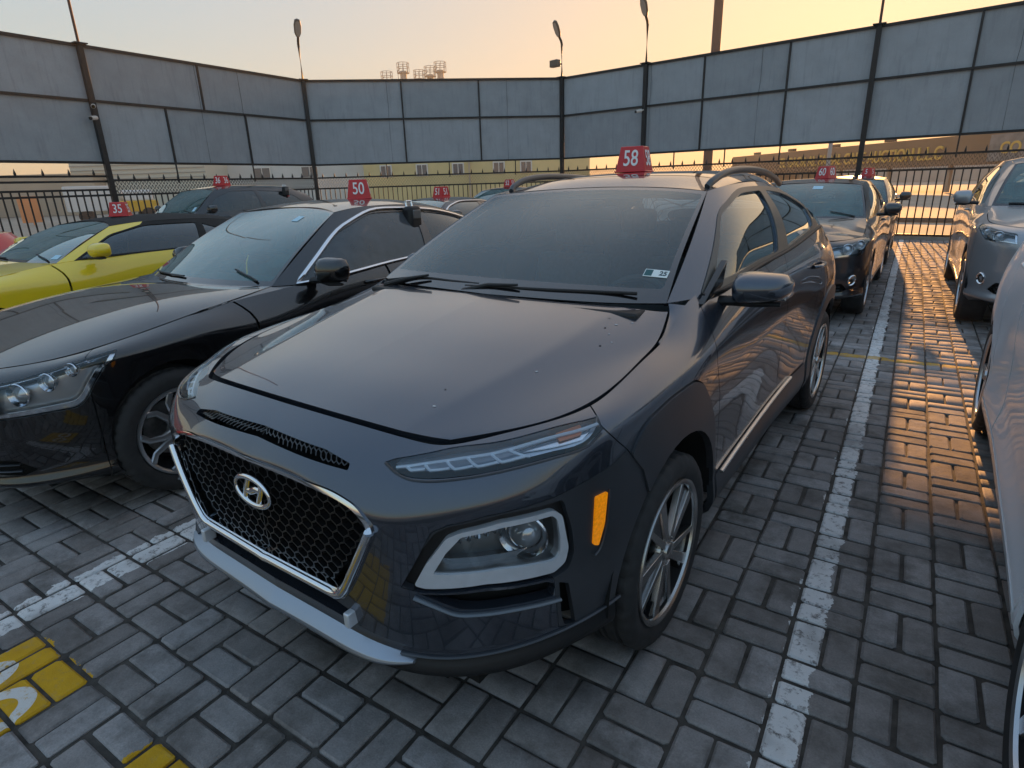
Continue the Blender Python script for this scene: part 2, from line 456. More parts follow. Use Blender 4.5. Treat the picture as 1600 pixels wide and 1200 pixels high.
# ---------------------------------------------------------------- wheels (axis along y, outer face towards +y)
PI = math.pi
def tyre_mesh(R, w, rr, nt=48, tread=False):
    h = w / 2
    prof = [(rr + .002, -h * .78), (rr + .018, -h * .93), (rr + (R - rr) * .5, -h), (R - .022, -h * .95), (R - .008, -h * .84)]
    tr = [-.8, -.62, -.60, -.50, -.48, -.2, -.18, -.08, -.06, .06, .08, .18, .20, .48, .50, .60, .62, .8]
    gro = {-.60, -.50, -.18, -.08, .08, .18, .50, .60}
    ns = len(prof); prof += [(R if True else 0, h * t) for t in tr]
    ne = len(prof); prof += [(R - .008, h * .84), (R - .022, h * .95), (R - .045, h * .995), (rr + (R - rr) * .5, h), (rr + .026, h * .955), (rr + .018, h * .93), (rr + .002, h * .78)]
    m = len(prof); V = []; F = []
    for k in range(nt):
        a = 2 * PI * k / nt
        for i, (r, y) in enumerate(prof):
            q = r
            if ns <= i < ne:
                t = tr[i - ns]
                if tread:
                    if t in gro: q -= .010
                    elif abs(t) > .55 and (k + (1 if t > 0 else 0)) % 4 < 1: q -= .007
                    elif .2 < abs(t) < .55 and (k + 2) % 6 == 0: q -= .006
                q -= .006 * t * t
            elif tread and i in (ns - 1, ns - 2, ne, ne + 1) and (k + (1 if y > 0 else 0)) % 4 == 0: q -= .004
            V.append((q * math.cos(a), y, q * math.sin(a)))
    for k in range(nt):
        j = (k + 1) % nt
        for i in range(m - 1): F.append((k * m + i, k * m + i + 1, j * m + i + 1, j * m + i))
    return V, F
def pol(r, a): return (r * math.cos(a), r * math.sin(a))
def strip(r0, a0, w0, r1, a1, w1):
    """quad spoke outline from hub to rim"""
    p0, p1 = pol(r0, a0), pol(r1, a1); dx, dz = p1[0] - p0[0], p1[1] - p0[1]; l = math.hypot(dx, dz); nx, nz = -dz / l, dx / l
    return [(p0[0] + nx * w0, p0[1] + nz * w0), (p1[0] + nx * w1, p1[1] + nz * w1), (p1[0] - nx * w1, p1[1] - nz * w1), (p0[0] - nx * w0, p0[1] - nz * w0)]
PROTO = {}
def wheel_proto(style, R, w, rr, hi=False):
    key = (style, R, w, rr, hi)
    if key in PROTO: return PROTO[key]
    rub = mat('tyre rubber', (.026, .026, .027), .7, var=.25, vscale=25, bump=.15, bscale=180)
    sil = mat('wheel silver', (.55, .56, .58), .28, .9, var=.1, vscale=9); blk = mat('wheel gloss black', (.012, .012, .014), .25, 0, coat=.6)
    mach = mat('wheel machined face', (.50, .49, .48), .26, 1.)
    dark = mat('wheel well dark', (.008, .008, .009), .9); steel = mat('brake disc steel', (.25, .24, .23), .4, .9, var=.2, vscale=40)
    root = MB().lathe([(.001, -.02), (.15, -.02), (.15, -.035), (.001, -.035)], 32).build('wheel', steel, None, smooth=True)
    y = w / 2
    t = tyre_mesh(R, w, rr, 160 if hi else 56, hi)
    o = add_mesh('tyre', *t, rub, root); o.data.set_sharp_from_angle(angle=math.radians(40))
    two = style in ('blade', 'two')
    MB().lathe([(rr + .004, y * .80), (rr + .012, y * .90), (rr + .010, y * .97), (rr + .001, y * .98), (rr - .008, y * .93), (rr - .010, y * .84), (rr - .004, y * .80), (rr + .004, y * .78)], 72 if hi else 40).build('rim', mach if two else sil, root, smooth=True)
    MB().lathe([(rr - .008, y * .84), (rr - .016, y * .6), (rr - .018, y * .4), (rr - .024, y * .2), (rr - .03, -y * .2), (rr - .035, -y * .75), (.001, -y * .78)], 40).build('barrel', dark, root, smooth=True)
    yo = y * .84
    if style == 'blade':
        for k in range(5):
            a = 2 * PI * k / 5 + .35
            b = MB()
            # dark wedge between two machined blades
            b.prism([pol(.045, a - .5), pol(rr * .6, a - .30), pol(rr - .012, a - .36), pol(rr - .010, a), pol(rr - .012, a + .36), pol(rr * .6, a + .22), pol(.045, a + .5)], yo - .045, yo - .006)
            b.build('spoke', blk, root, bevel=.004)
            f = MB(); f.prism(strip(.048, a - .30, .017, rr - .004, a - .35, .012), yo - .02, yo + .004, top=strip(.048, a - .30, .014, rr - .004, a - .35, .009)); f.build('spoke_face', mach, root, bevel=.002)
            f = MB(); f.prism(strip(.048, a + .30, .016, rr - .004, a + .16, .026), yo - .02, yo + .002, top=strip(.048, a + .30, .013, rr - .004, a + .16, .021)); f.build('spoke_face', mach, root, bevel=.002)
    elif style == 'y5':
        for k in range(5):
            a = 2 * PI * k / 5 + .1
            for s in (-1, 1):
                pts = [pol(.05, a + s * .35), pol(rr * .5, a + s * .17), pol(rr * .8, a + s * .22), pol(rr - .006, a + s * .36)]
                b = MB(); b.tube([(p[0], yo - .004 + .012 * (i > 0), p[1]) for i, p in enumerate(pts)], [.022, .019, .016, .017], 8, flat=.7, up=(0, 1, 0)); b.build('spoke', sil, root, smooth=True)
            b = MB(); b.prism(strip(.045, a, .04, rr * .5, a, .02), yo - .03, yo - .008); b.build('spoke_web', sil, root, bevel=.004)
    else:
        n = 10 if style in ('ten', 'two') else 5
        for k in range(n):
            a = 2 * PI * k / n; wd = .013 if n == 10 else .03
            b = MB(); b.prism(strip(.045, a, wd * 1.1, rr - .006, a + (.06 if n == 10 else 0), wd), yo - .03, yo, top=strip(.045, a, wd * .8, rr - .006, a + (.06 if n == 10 else 0), wd * .7)); b.build('spoke', sil if style != 'two' else mach, root, bevel=.003)
    MB().lathe([(.001, yo + .014), (.02, yo + .013), (.029, yo + .008), (.031, yo - .002), (.06, yo - .004), (.066, yo - .02), (.066, yo - .05)], 28).build('hub_cap', sil if not two else mach, root, smooth=True)
    for k in range(5):
        p = pol(.047, 2 * PI * k / 5); MB().lathe([(.001, 0), (.009, 0), (.009, -.03)], 10, Matrix.Translation((p[0], yo - .001, p[1]))).build('wheel_nut', steel, root, smooth=True)
    PROTO[key] = root; return root
PROTO_USED = set()
def put_wheel(parent, x, y, style, R, w, rr, hi=False, steer=0., spin=0.):
    p = wheel_proto(style, R, w, rr, hi)
    if id(p) in PROTO_USED: c = copy_tree(p, parent)
    else: c = p; c.parent = parent; PROTO_USED.add(id(p))
    c.location = (x, y, R); c.rotation_mode = 'ZYX'
    c.rotation_euler = (0, spin, steer if y > 0 else PI + steer)
    return c
# ---------------------------------------------------------------- crossover surfaces (front axle at x=0, facing +x, left half y>0)
KX = [(.905,0),(.90,.28),(.885,.48),(.835,.61),(.745,.72),(.62,.80),(.48,.855),(.32,.888),(.10,.90),(-.15,.90),(-.42,.89),(-.95,.885),(-1.5,.885),(-2.05,.895),(-2.35,.905),(-2.6,.905),(-2.9,.88),(-3.1,.80),(-3.22,.62),(-3.27,.3),(-3.28,0)]
def kona_wrap():
    n = len(KX)
    def row(z, dx, dy):
        # z, dx (pull back of nose/tail), dy (inset of sides) as lists or scalars
        out = []
        for i, (x, y) in enumerate(KX):
            zz = z[i] if hasattr(z, '__len__') else z
            a = dx[i] if hasattr(dx, '__len__') else dx
            b = dy[i] if hasattr(dy, '__len__') else dy
            # local outward normal in plan
            x0, y0 = KX[max(i - 1, 0)]; x1, y1 = KX[min(i + 1, n - 1)]
            tx, ty = x1 - x0, y1 - y0; l = math.hypot(tx, ty); nx, ny = ty / l, -tx / l
            if i == 0: nx, ny = 1, 0
            if i == n - 1: nx, ny = -1, 0
            ins = a * abs(nx) + b * abs(ny)
            px, py = x - nx * ins, y - ny * ins
            out.append((px, max(py, 0), zz))
        return out
    R = []
    R.append(row([.27,.27,.27,.28,.29,.29,.28,.25,.24,.24,.24,.24,.24,.24,.26,.28,.30,.32,.33,.33,.33], .09, .05))
    R.append(row([.335,.335,.335,.335,.335,.335,.335,.33,.32,.32,.32,.33,.34,.34,.36,.38,.40,.42,.43,.43,.43], .005, .004))
    R.append(row([.385,.385,.385,.385,.39,.39,.39,.39,.40,.40,.41,.43,.45,.46,.47,.48,.50,.52,.53,.53,.53], .016, [.016,.016,.016,.016,.016,.014,.012,.012,.012,.012,.014,.02,.022,.012,.008,.008,.008,.008,.008,.008,.008]))
    R.append(row([.51,.51,.51,.51,.51,.51,.51,.51,.52,.52,.53,.55,.56,.57,.58,.58,.59,.60,.60,.60,.60], .004, [.004]*7+[.004,.002,.002,.01,.026,.026,.012,.002,.002,.004]+[.004]*4))
    R.append(row([.64,.64,.64,.64,.65,.66,.66,.66,.67,.67,.68,.69,.70,.71,.72,.72,.72,.72,.72,.72,.72], 0, [0]*7+[0,0,0,.006,.02,.02,.008,0,0,0]+[0]*4))
    R.append(row([.825,.82,.785,.80,.822,.838,.868,.885,.89,.89,.87,.86,.87,.885,.895,.90,.90,.89,.88,.88,.88], [0,0,0,.002,.002,.002]+[0]*15, [0,0,0,0,0,0,.002,.003,.004,.004,.006,.008,.008,.006,.004,.006,.01,.02,.03,.03,.03]))
    r6 = [(.857,0,.880),(.852,.28,.876),(.832,.47,.862),(.79,.60,.872),(.705,.70,.890),(.585,.785,.908),(.462,.842,.930),(.315,.872,.945),(.10,.882,.958),(-.15,.88,.97),(-.42,.868,.985),(-.95,.864,1.01),(-1.5,.866,1.03),(-2.05,.874,1.045),(-2.35,.876,1.05),(-2.6,.872,1.03),(-2.9,.84,1.02),(-3.1,.755,1.0),(-3.19,.58,1.0),(-3.23,.3,1.0),(-3.24,0,1.0)]
    r7 = [(.760,0,.937),(.752,.28,.934),(.728,.48,.922),(.690,.565,.917),(.60,.655,.933),(.49,.73,.945),(.375,.778,.958),(.24,.79,.978),(.05,.785,1.005),(-.16,.774,1.035),(-.38,.756,1.104),(-.95,.812,1.135),(-1.5,.818,1.155),(-2.05,.815,1.185),(-2.35,.805,1.20),(-2.6,.79,1.205),(-2.9,.745,1.19),(-3.05,.67,1.17),(-3.12,.52,1.17),(-3.15,.27,1.17),(-3.16,0,1.17)]
    R.append(r6); R.append(r7)
    return R
# ---------------------------------------------------------------- the dark grey crossover in front
M_PAINT = mat('paint dark grey', (.052, .064, .088), .26, .70, coat=1., coat_rough=.02, dirt=.12)
M_SATIN = mat('paint satin grey cladding', (.040, .045, .054), .42, .3, coat=.35, coat_rough=.25, var=.12, vscale=6)
M_BLK = mat('black plastic', (.010, .010, .011), .55, var=.2, vscale=60, bump=.1, bscale=400)
M_GBLK = mat('gloss black trim', (.006, .006, .007), .12, coat=.5)
M_CHROME = mat('chrome', (.82, .83, .85), .07, 1.)
M_SILVER = mat('silver painted plastic', (.64, .68, .74), .40, .45, var=.05, vscale=30)
M_DARK = mat('dark cavity', (.004, .004, .004), .95)
M_GLASS = glass_mat('windscreen glass', (.80, .93, .90), dust_sheen=.045, refl=.85, dust_sheen_rgb=(.22, .34, .38))  # thin dust, with reflected sky put into its teal colour
M_TINT = glass_mat('tinted side glass', (.10, .12, .12), refl=1.3)
M_SIDEG = glass_mat('side glass', (.62, .72, .69), refl=1.1)
M_LENS = glass_mat('lamp lens', (.93, .95, .97), refl=.8)
M_FRIT = mat('black glass border', (.005, .005, .006), .08, coat=1.)
M_SEAT = mat('seat cloth', (.060, .060, .062), .85, var=.2, vscale=50)
M_DASH = mat('dashboard plastic', (.040, .040, .042), .7, bump=.2, bscale=300)
M_AMBER = mat('amber reflector', (.9, .28, .01), .25, coat=.8, var=.25, vscale=120, emit=(1., .3, .0, .12))  # faint glow added to an unlit reflector, standing in for returned light
M_LAMPB = mat('lamp reflector', (.75, .78, .82), .16, 1.)
M_LAMPG = mat('lamp housing grey', (.26, .275, .29), .35, .4)
M_WHITE = mat('white plastic', (.75, .75, .74), .4)
M_RUB = mat('rubber seal', (.008, .008, .008), .7)

def bead(name, pts, r, m, parent, flat=.6, up=(0, 0, 1), n=8, closed=False):
    b = MB(); b.tube(pts, r, n, closed=closed, flat=flat, up=up); return b.build(name, m, parent, smooth=True, angle=60)
def both(fn):
    for s in (1, -1): fn(s)
def flipy(o):
    """right-hand copy of a left-hand part (mesh mirrored in y)"""
    me = o.data.copy(); me.transform(Matrix.Diagonal((1, -1, 1, 1))); me.flip_normals()
    c = bpy.data.objects.new(o.name.split('.')[0], me); COL.objects.link(c); c.parent = o.parent
    for md in o.modifiers:
        q = c.modifiers.new(md.name, md.type)
        if md.type == 'BEVEL': q.width = md.width; q.segments = md.segments; q.limit_method = 'ANGLE'; q.angle_limit = md.angle_limit
    return c

def mirrors(parent, base, tip, zc, h, depth, m, stalk=.0):
    """door mirror: rounded shell on an arm; base (x,y,z) on the door, tip y; returns left and right"""
    out = []
    x0, y0, z0 = base
    for s in (1, -1):
        n, k = 20, 9; V = []; F = []
        for i in range(k + 1):
            t = i / k; yy = y0 + .045 + (tip - y0 - .045) * t
            e = (1 - abs(2 * t - 1) ** 3.2) ** .5 if 0 < t < 1 else .18
            hh = h / 2 * (.55 + .45 * e) * (1 - .25 * t); dd = depth * (.45 + .55 * e) * (1 - .18 * t)
            if i in (0, k): hh *= .55; dd *= .5
            for j in range(n):
                a = 2 * PI * j / n; ca, sa = math.cos(a), math.sin(a)
                px = x0 - .02 + (dd * .95 * abs(ca) ** .8 * (1 if ca > 0 else -.28))
                pz = zc + hh * (abs(sa) ** .75) * (1 if sa > 0 else -1) + .010 * t
                V.append((px - .03 * t, s * yy, pz))
        for i in range(k):
            for j in range(n): F.append((i * n + j, i * n + (j + 1) % n, (i + 1) * n + (j + 1) % n, (i + 1) * n + j))
        F += [tuple(range(n)), tuple(k * n + j for j in range(n))]
        b = MB(); b.add(V, F); o = b.build('door_mirror', m, parent, smooth=True, angle=70)
        a = MB(); a.tube([(x0 + .01, s * (y0 - .02), z0 - .01), (x0 + .01, s * (y0 + .05), z0 - .005), (x0 - .0, s * (y0 + .12), zc - h * .40), (x0 - .01, s * (tip - .03), zc - h * .42)], [.035, .033, .032, .014], 10, flat=.55)
        a.build('mirror_base', M_BLK, o, smooth=True, angle=60)
        g = MB(); g.box((x0 - .045, s * (y0 + tip + .05) / 2, zc), (.003, (tip - y0 - .09) / 2, h * .36)); g.build('mirror_glass', M_CHROME, o, bevel=.002)
        out.append(o)
    return out
def handle(parent, patch, q, m, L=.20, proj=W_PROJ):
    p, n = patch.near(np.array([q]), proj); p, n = p[0], n[0]
    for s in (1, -1):
        pts = [(p[0] + L / 2, s * (p[1] + .002), p[2] - .002), (p[0] + L * .36, s * (p[1] + .026), p[2]), (p[0], s * (p[1] + .034), p[2] + .002), (p[0] - L * .36, s * (p[1] + .028), p[2] + .001), (p[0] - L / 2, s * (p[1] + .002), p[2])]
        b = MB(); b.tube([tuple(v) for v in smooth_poly(pts, 4, False)], .014, 8, flat=.75); b.build('door_handle', m, parent, smooth=True, angle=60)
def seats(parent, xs, zc, w=.25, ys=(.36, -.36), h=.62):
    for x, yy in [(x, y) for x in xs for y in ys]:
        b = MB(); b.box((x + .22, yy, zc), (.25, w, .08)); b.box((x - .08, yy, zc + h * .5), (.065, w * .95, h * .5), Matrix.Translation((x - .08, yy, zc)) @ Matrix.Rotation(-.30, 4, 'Y') @ Matrix.Translation((-x + .08, -yy, -zc)))
        o = b.build('seat', M_SEAT, parent, bevel=.05, seg=3)
        hd = MB(); hd.box((x - .27, yy, zc + h + .10), (.045, .13, .085)); hd.build('headrest', M_SEAT, o, bevel=.04, seg=3)
def wheel_steer(parent, x, y, z):
    b = MB(); M_ = Matrix.Translation((x, y, z)) @ Matrix.Rotation(math.radians(65), 4, 'Y')
    b.tube([M_ @ Vector((.185 * math.cos(t), .185 * math.sin(t), 0)) for t in np.linspace(0, 2 * PI, 28, endpoint=False)], .016, 8, closed=True)
    for a in (0, 2.2, -2.2): b.tube([M_ @ Vector((0, 0, -.01)), M_ @ Vector((.18 * math.cos(a), .18 * math.sin(a), 0))], .014, 6)
    b.box((0, 0, 0), (.06, .07, .02), M_); b.build('steering_wheel', M_DASH, parent, smooth=True)
def wells(parent, xs, R, yo, yi, zc):
    for x in xs:
        for s in (1, -1):
            b = MB(); V = []; F = []; n = 20
            for k in range(n + 1):
                a = .02 + (PI - .04) * k / n
                for yy in (yo, yi): V.append((x + R * math.cos(a), s * yy, zc + R * math.sin(a)))
            for k in range(n): F.append((2 * k, 2 * k + 1, 2 * k + 3, 2 * k + 2))
            b.add(V, F); nn = len(V) // 2
            c = [(x, s * yi, zc)] + [V[2 * k + 1] for k in range(nn)]
            b.add(c, [(0, k, k + 1) for k in range(1, nn)])
            add_mesh('wheel_arch_liner', b.V, b.F, M_DARK, parent)
def roof_sign(parent_loc, rz, txt, label, size=1.0, group='red numbered signs on car roofs'):
    """red truncated pyramid with white numbers on its sides, standing on a car roof"""
    r = empty('roof_number_sign', parent_loc, rz); tag(r, label, 'number sign', group)
    red = mat('red plastic sign', (.55, .016, .020), .38, coat=.3, var=.06, vscale=20)
    s = size; w0, w1, h = .115 * s, .085 * s, .185 * s
    V = [(-w0, -w0, 0), (w0, -w0, 0), (w0, w0, 0), (-w0, w0, 0), (-w1, -w1, h), (w1, -w1, h), (w1, w1, h), (-w1, w1, h)]
    b = MB(); b.add(V, [(3, 2, 1, 0), (0, 1, 5, 4), (1, 2, 6, 5), (2, 3, 7, 6), (3, 0, 4, 7), (4, 5, 6, 7)]); b.box((0, 0, .006 * s), (w0 * 1.06, w0 * 1.06, .006 * s))
    b.build('sign_body', red, r, bevel=.006 * s)
    wm = mat('white lettering', (.85, .85, .85), .5)
    tilt = math.atan2(w0 - w1, h)
    for k in range(4):
        Mx = Matrix.Rotation(k * PI / 2, 4, 'Z') @ Matrix.Translation((0, -(w0 + w1) / 2 - .002, h * .52)) @ Matrix.Rotation(PI / 2 - tilt, 4, 'X')
        text_obj('number', txt, wm, r, .16 * s, Mx, .001, squash=.74, bold=.0012 * s)
    return r

def hexmesh(b, poly, fn, w, t, depth):
    """honeycomb bars inside a 2D polygon; fn maps 2D to (point, normal)"""
    lo, hi = poly.min(0), poly.max(0); hgt = w * .62
    segs = []
    r = 0; z = lo[1] - hgt
    while z < hi[1] + hgt:
        x = lo[0] - w + (w / 2 if r % 2 else 0)
        while x < hi[0] + w:
            # flat-sided cell: slanted top pair and one upright
            p = [(x - w / 2, z), (x, z + hgt * .42), (x + w / 2, z)]
            segs += [(p[0], p[1]), (p[1], p[2]), ((x, z + hgt * .42), (x, z + hgt))]
            x += w
        z += hgt; r += 1
    mid = np.array([((a[0] + c[0]) / 2, (a[1] + c[1]) / 2) for a, c in segs])
    ok = pt_in(poly, mid)
    S = [s for s, k in zip(segs, ok) if k]
    A, NA = fn(np.array([s[0] for s in S])); B, NB = fn(np.array([s[1] for s in S]))
    for a, c, n in zip(A, B, NA): b.bar(a, c, t, depth, n)
    return b

def build_kona(loc, head):
    car = empty('crossover_car', (loc[0], loc[1], 0), math.radians(head))
    tag(car, 'dark grey crossover with mesh grille and silver headlamp frames, nearest car in front', 'car')
    ctrl = np.array(kona_wrap())
    W = Patch(ctrl, [2, 3, 5, 6, 7, 5, 5], [9, 8, 7, 7, 7, 7, 7, 8, 8, 8, 8, 8, 8, 8, 6, 6, 5, 4, 4, 4], cr=(2, 5))
    # ---- outlines in (y - x, z)
    grille_o = round_poly([(-.92, .829), (-.69, .827), (-.543, .821), (-.453, .801), (-.404, .749), (-.482, .619), (-.558, .498), (-.70, .498), (-.92, .498)], [0, .02, .05, .05, .045, .02, .02, 0, 0])
    grille_i = round_poly([(-.92, .819), (-.69, .817), (-.55, .811), (-.468, .793), (-.424, .749), (-.503, .619), (-.575, .530), (-.70, .527), (-.92, .527)], [0, .02, .05, .05, .04, .02, .02, 0, 0])
    slot = round_poly([(-.9, .897), (-.731, .893), (-.57, .889), (-.478, .875), (-.487, .862), (-.642, .866), (-.9, .874)], .006)
    lowslot = round_poly([(-.92, .478), (-.62, .478), (-.53, .462), (-.52, .425), (-.92, .425)], .01)
    drl = smooth_poly([(-.353, .888), (-.313, .896), (-.194, .909), (-.01, .923), (.2, .938), (.432, .953), (.434, .944), (.397, .927), (.333, .907), (.223, .901), (.071, .892), (-.121, .880), (-.262, .871), (-.318, .876)], 3, sharp=(0, 5))
    recess = round_poly([(-.333, .605), (-.262, .701), (-.207, .759), (-.16, .776), (.015, .794), (.24, .790), (.275, .70), (.285, .63), (.262, .585), (.20, .575), (-.046, .60), (-.26, .592)], .015)
    bez_o = round_poly([(-.289, .608), (-.245, .669), (-.17, .742), (-.121, .756), (.014, .770), (.205, .766), (.238, .745), (.263, .645), (.25, .606), (.205, .588), (-.046, .609), (-.255, .602)], .012)
    bez_i = round_poly([(-.223, .644), (-.174, .703), (-.121, .744), (.013, .756), (.198, .753), (.218, .738), (.229, .689), (.229, .642), (.212, .626), (.19, .625), (.007, .644)], .008)
    lowop = round_poly([(-.27, .588), (-.216, .572), (-.142, .546), (-.071, .540), (.04, .535), (.2, .519), (.206, .558), (.17, .572), (-.046, .592)], .006)
    vslot = round_poly([(.222, .556), (.262, .54), (.300, .39), (.25, .40), (.236, .44)], .006)
    arch_f = np.array([(.9 - p[0], p[1]) for p in ring2(0, .345, .412, 44)])
    arch_r = np.array([(.9 + 2.6 - (p[0]), p[1]) for p in ring2(0, .345, .412, 44)])
    clad_f = round_poly([(.50, .20), (.50, .60), (.545, .845), (.632, .905), (.80, .922), (.99, .92), (1.075, .885), (1.145, .82), (1.245, .70), (1.33, .45), (1.345, .20)], [.0, .05, .05, .05, .05, .04, .04, .04, .08, .05, 0])
    armor = round_poly([(-.335, .600), (-.215, .764), (-.16, .781), (-.039, .797), (.216, .806), (.447, .832), (.522, .852), (.612, .77), (.70, .55), (.66, .36), (.44, .393), (.292, .386), (.224, .40), (.20, .575), (-.046, .600), (-.26, .592)], .006)
    fend_gap = [(.405, .96), (.405, .940), (.522, .852), (.612, .765), (.72, .55), (.72, .1)]
    XL = 10.
    bump = [(-1.1, .1)] + [(p[0] - .003, p[1]) for p in fend_gap[::-1]][0:0] + [(-1.1, 1.2), (.402, 1.2)] + [(p[0] - .003, p[1]) for p in fend_gap]
    # ---- front bumper and nose skin
    holes = [(W_PROJ, p) for p in (grille_o, slot, lowslot, drl, armor, lowop, vslot, arch_f)]
    panel('front_bumper', W, M_PAINT, car, [(W_PROJ, bump), (UV_PROJ, [(-1, 2.02), (30, 2.02), (30, 9), (-1, 9)])], holes, .03)
    panel('bumper_lip', W, M_BLK, car, [(W_PROJ, [(-1.1, .1), (-1.1, .5), (.60, .5), (.60, .1)]), (UV_PROJ, [(-1, -1), (30, -1), (30, 1.98), (-1, 1.98)])], [(W_PROJ, arch_f)], .01)
    lipp = [W.at(u, 1.98) for u in np.linspace(2.2, 6.75, 30)]
    for s in (1, -1): bead('lip_strip', [tuple((p + n * .003) * np.array([1, s, 1])) for p, n in lipp], .007, M_SATIN, car)
    panel('headlamp_cladding', W, M_SATIN, car, [(W_PROJ, inset_poly(armor, .002))], [(W_PROJ, recess), (W_PROJ, arch_f), (W_PROJ, vslot)], .02, 'both')
    # recessed frame round the headlamp
    panel('lamp_recess', W, M_BLK, car, [(W_PROJ, inset_poly(recess, -.004))], [(W_PROJ, bez_i)], .01, 'both', -.022)
    bz = panel('headlamp_frame', W, M_SILVER, car, [(W_PROJ, bez_o)], [(W_PROJ, bez_i)], .03, 'both', -.004)
    for o, s in zip(bz, (1, -1)):
        back = panel('lamp_housing', W, M_LAMPG, o, [(W_PROJ, inset_poly(bez_i, -.006))], (), 0, 'left', -.085)[0]
        lens = panel('lamp_lens', W, M_LENS, o, [(W_PROJ, bez_i)], (), 0, 'left', -.012)[0]
        refl = panel('lamp_tray', W, M_LAMPB, o, [(W_PROJ, [(-.23, .63), (-.19, .662), (.20, .655), (.21, .62), (.19, .615)])], (), .003, 'left', -.045)[0]
        side = panel('lamp_wall', W, mat('lamp wall grey', (.3, .31, .32), .3, .6), o, [(W_PROJ, bez_i)], [(W_PROJ, inset_poly(bez_i, .002))], .08, 'left', -.013)[0]
        for q in (back, lens, refl, side):
            if s < 0:
                q.data.transform(Matrix.Diagonal((1, -1, 1, 1))); q.data.flip_normals()
        c, nrm = W.near([(.125, .700)], W_PROJ); c, nrm = c[0] - nrm[0] * .05, nrm[0]
        d = Vector((.93, .36, -.02)); Mx = Matrix.Translation(Vector(c)) @ d.to_track_quat('Y', 'Z').to_matrix().to_4x4()
        if s < 0: Mx = Matrix.Diagonal((1, -1, 1, 1)) @ Mx
        MB().lathe([(.022, -.03), (.044, -.02), (.060, .008), (.064, .018), (.061, .022), (.053, .015), (.045, .002)], 28, Mx).build('lamp_projector_bowl', M_LAMPB, o, smooth=True)
        MB().lathe([(.001, .034), (.016, .031), (.030, .023), (.040, .008), (.043, -.006)], 28, Mx).build('lamp_projector', mat('projector lens', (.62, .67, .74), .06, .5, coat=1.), o, smooth=True)
        b = MB()
        for k in range(7):
            pp, nn = W.near([(-.165 + .034 * k, .712 + .004 * k)], W_PROJ); pp = pp[0] - nn[0] * .04
            b.box((pp[0], s * pp[1], pp[2]), (.004, .006, .007))
        b.build('lamp_led_row', M_LAMPB, o)
    # lower opening, strip under the lamp, air slot
    for nm, pl, dp in (('air_slot', lowop, -.05), ('air_curtain', vslot, -.06)):
        panel(nm, W, M_DARK, car, [(W_PROJ, inset_poly(pl, -.012))], (), 0, 'both', dp)
    strip_pts = np.array([(-.29, .580), (-.227, .560), (-.154, .534), (-.072, .528), (.045, .522), (.225, .503)])
    sp, sn = W.near(smooth_poly(strip_pts, 5, False), W_PROJ)
    for s in (1, -1): bead('lower_trim_strip', [tuple((p + n * .004) * np.array([1, s, 1])) for p, n in zip(sp, sn)], .0085, mat('grey satin strip', (.13, .15, .17), .4, .5), car)
    # amber side reflector
    amb = round_poly([(.373, .764), (.427, .764), (.415, .675), (.389, .618), (.364, .628)], .006)
    panel('side_reflector', W, M_AMBER, car, [(W_PROJ, amb)], (), .006, 'both', .006)
    ap, an = W.near(smooth_poly([(.434, .768), (.424, .676), (.398, .608), (.372, .590)], 5, False), W_PROJ)
    for s in (1, -1): bead('reflector_trim', [tuple((p + n * .002) * np.array([1, s, 1])) for p, n in zip(ap, an)], .005, M_SATIN, car)
    # ---- grille
    g = panel('grille_frame', W, M_CHROME, car, [(W_PROJ, grille_o)], [(W_PROJ, grille_i)], .03, 'merge', .006)[0]
    panel('grille_cavity', W, M_DARK, car, [(W_PROJ, inset_poly(grille_o, -.01))], (), 0, 'merge', -.085)
    Wg = W.off(-.024)
    gi = grille_i.copy()
    gp = np.array([(a if a > -.9 else -.905, z) for a, z in gi])
    b = MB(); hexmesh(b, gp, lambda q: Wg.near(q, W_PROJ), .043, .0042, .020)
    nV = len(b.V); V2 = [(v[0], -v[1], v[2]) for v in b.V]; b.add(V2, [tuple(reversed(f)) for f in b.F])
    b.build('grille_mesh', mat('grille black', (.008, .008, .009), .38), car)['kind'] = 'stuff'
    ch = smooth_poly([(-.905, .512), (-.72, .512), (-.575, .514), (-.548, .530), (-.492, .618), (-.415, .746)], 6, False, sharp=(2,))
    cp0, cn0 = W.near(ch, W_PROJ)
    full = [tuple((p + n * .010) * np.array([1, -1, 1])) for p, n in zip(cp0[:0:-1], cn0[:0:-1])] + [tuple(p + n * .010) for p, n in zip(cp0, cn0)]
    bead('grille_chrome_bar', full, .0135, M_CHROME, g, flat=.9)
    # emblem: ring with slanted letter
    ec, en = W.near([(-.9, .725)], W_PROJ); ex = .905 + .004
    em = empty('tmp'); bpy.data.objects.remove(em)
    cz = .722; rx, rz = .083, .043
    ring = [(ex, rx * math.cos(t), cz + rz * math.sin(t)) for t in np.linspace(0, 2 * PI, 56, endpoint=False)]
    eb = MB(); eb.tube(ring, [.0055 + .0035 * abs(math.sin(t)) for t in np.linspace(0, 2 * PI, 56, endpoint=False)], 10, closed=True, flat=.9, up=(1, 0, 0))
    e = eb.build('emblem', M_CHROME, car, smooth=True, angle=60)
    lb = MB()
    # seen from the front, viewer right is -y ... left stroke, right stroke leaning, curved bar
    for st in ([(-.047, -.034), (-.040, -.010), (-.028, .012), (-.018, .034)], [(.018, -.034), (.028, -.012), (.040, .010), (.047, .034)], [(-.036, -.006), (-.015, -.006), (.015, .006), (.036, .006)]):
        pts = smooth_poly([(ex - .002, p[0], cz + p[1]) for p in st], 4, False)
        lb.tube([tuple(p) for p in pts], [.0105 if len(st) and st[0][1] < -.02 else .010] * len(pts), 8, flat=.5, up=(1, 0, 0))
    lb.build('emblem_letter', M_CHROME, e, smooth=True, angle=60)
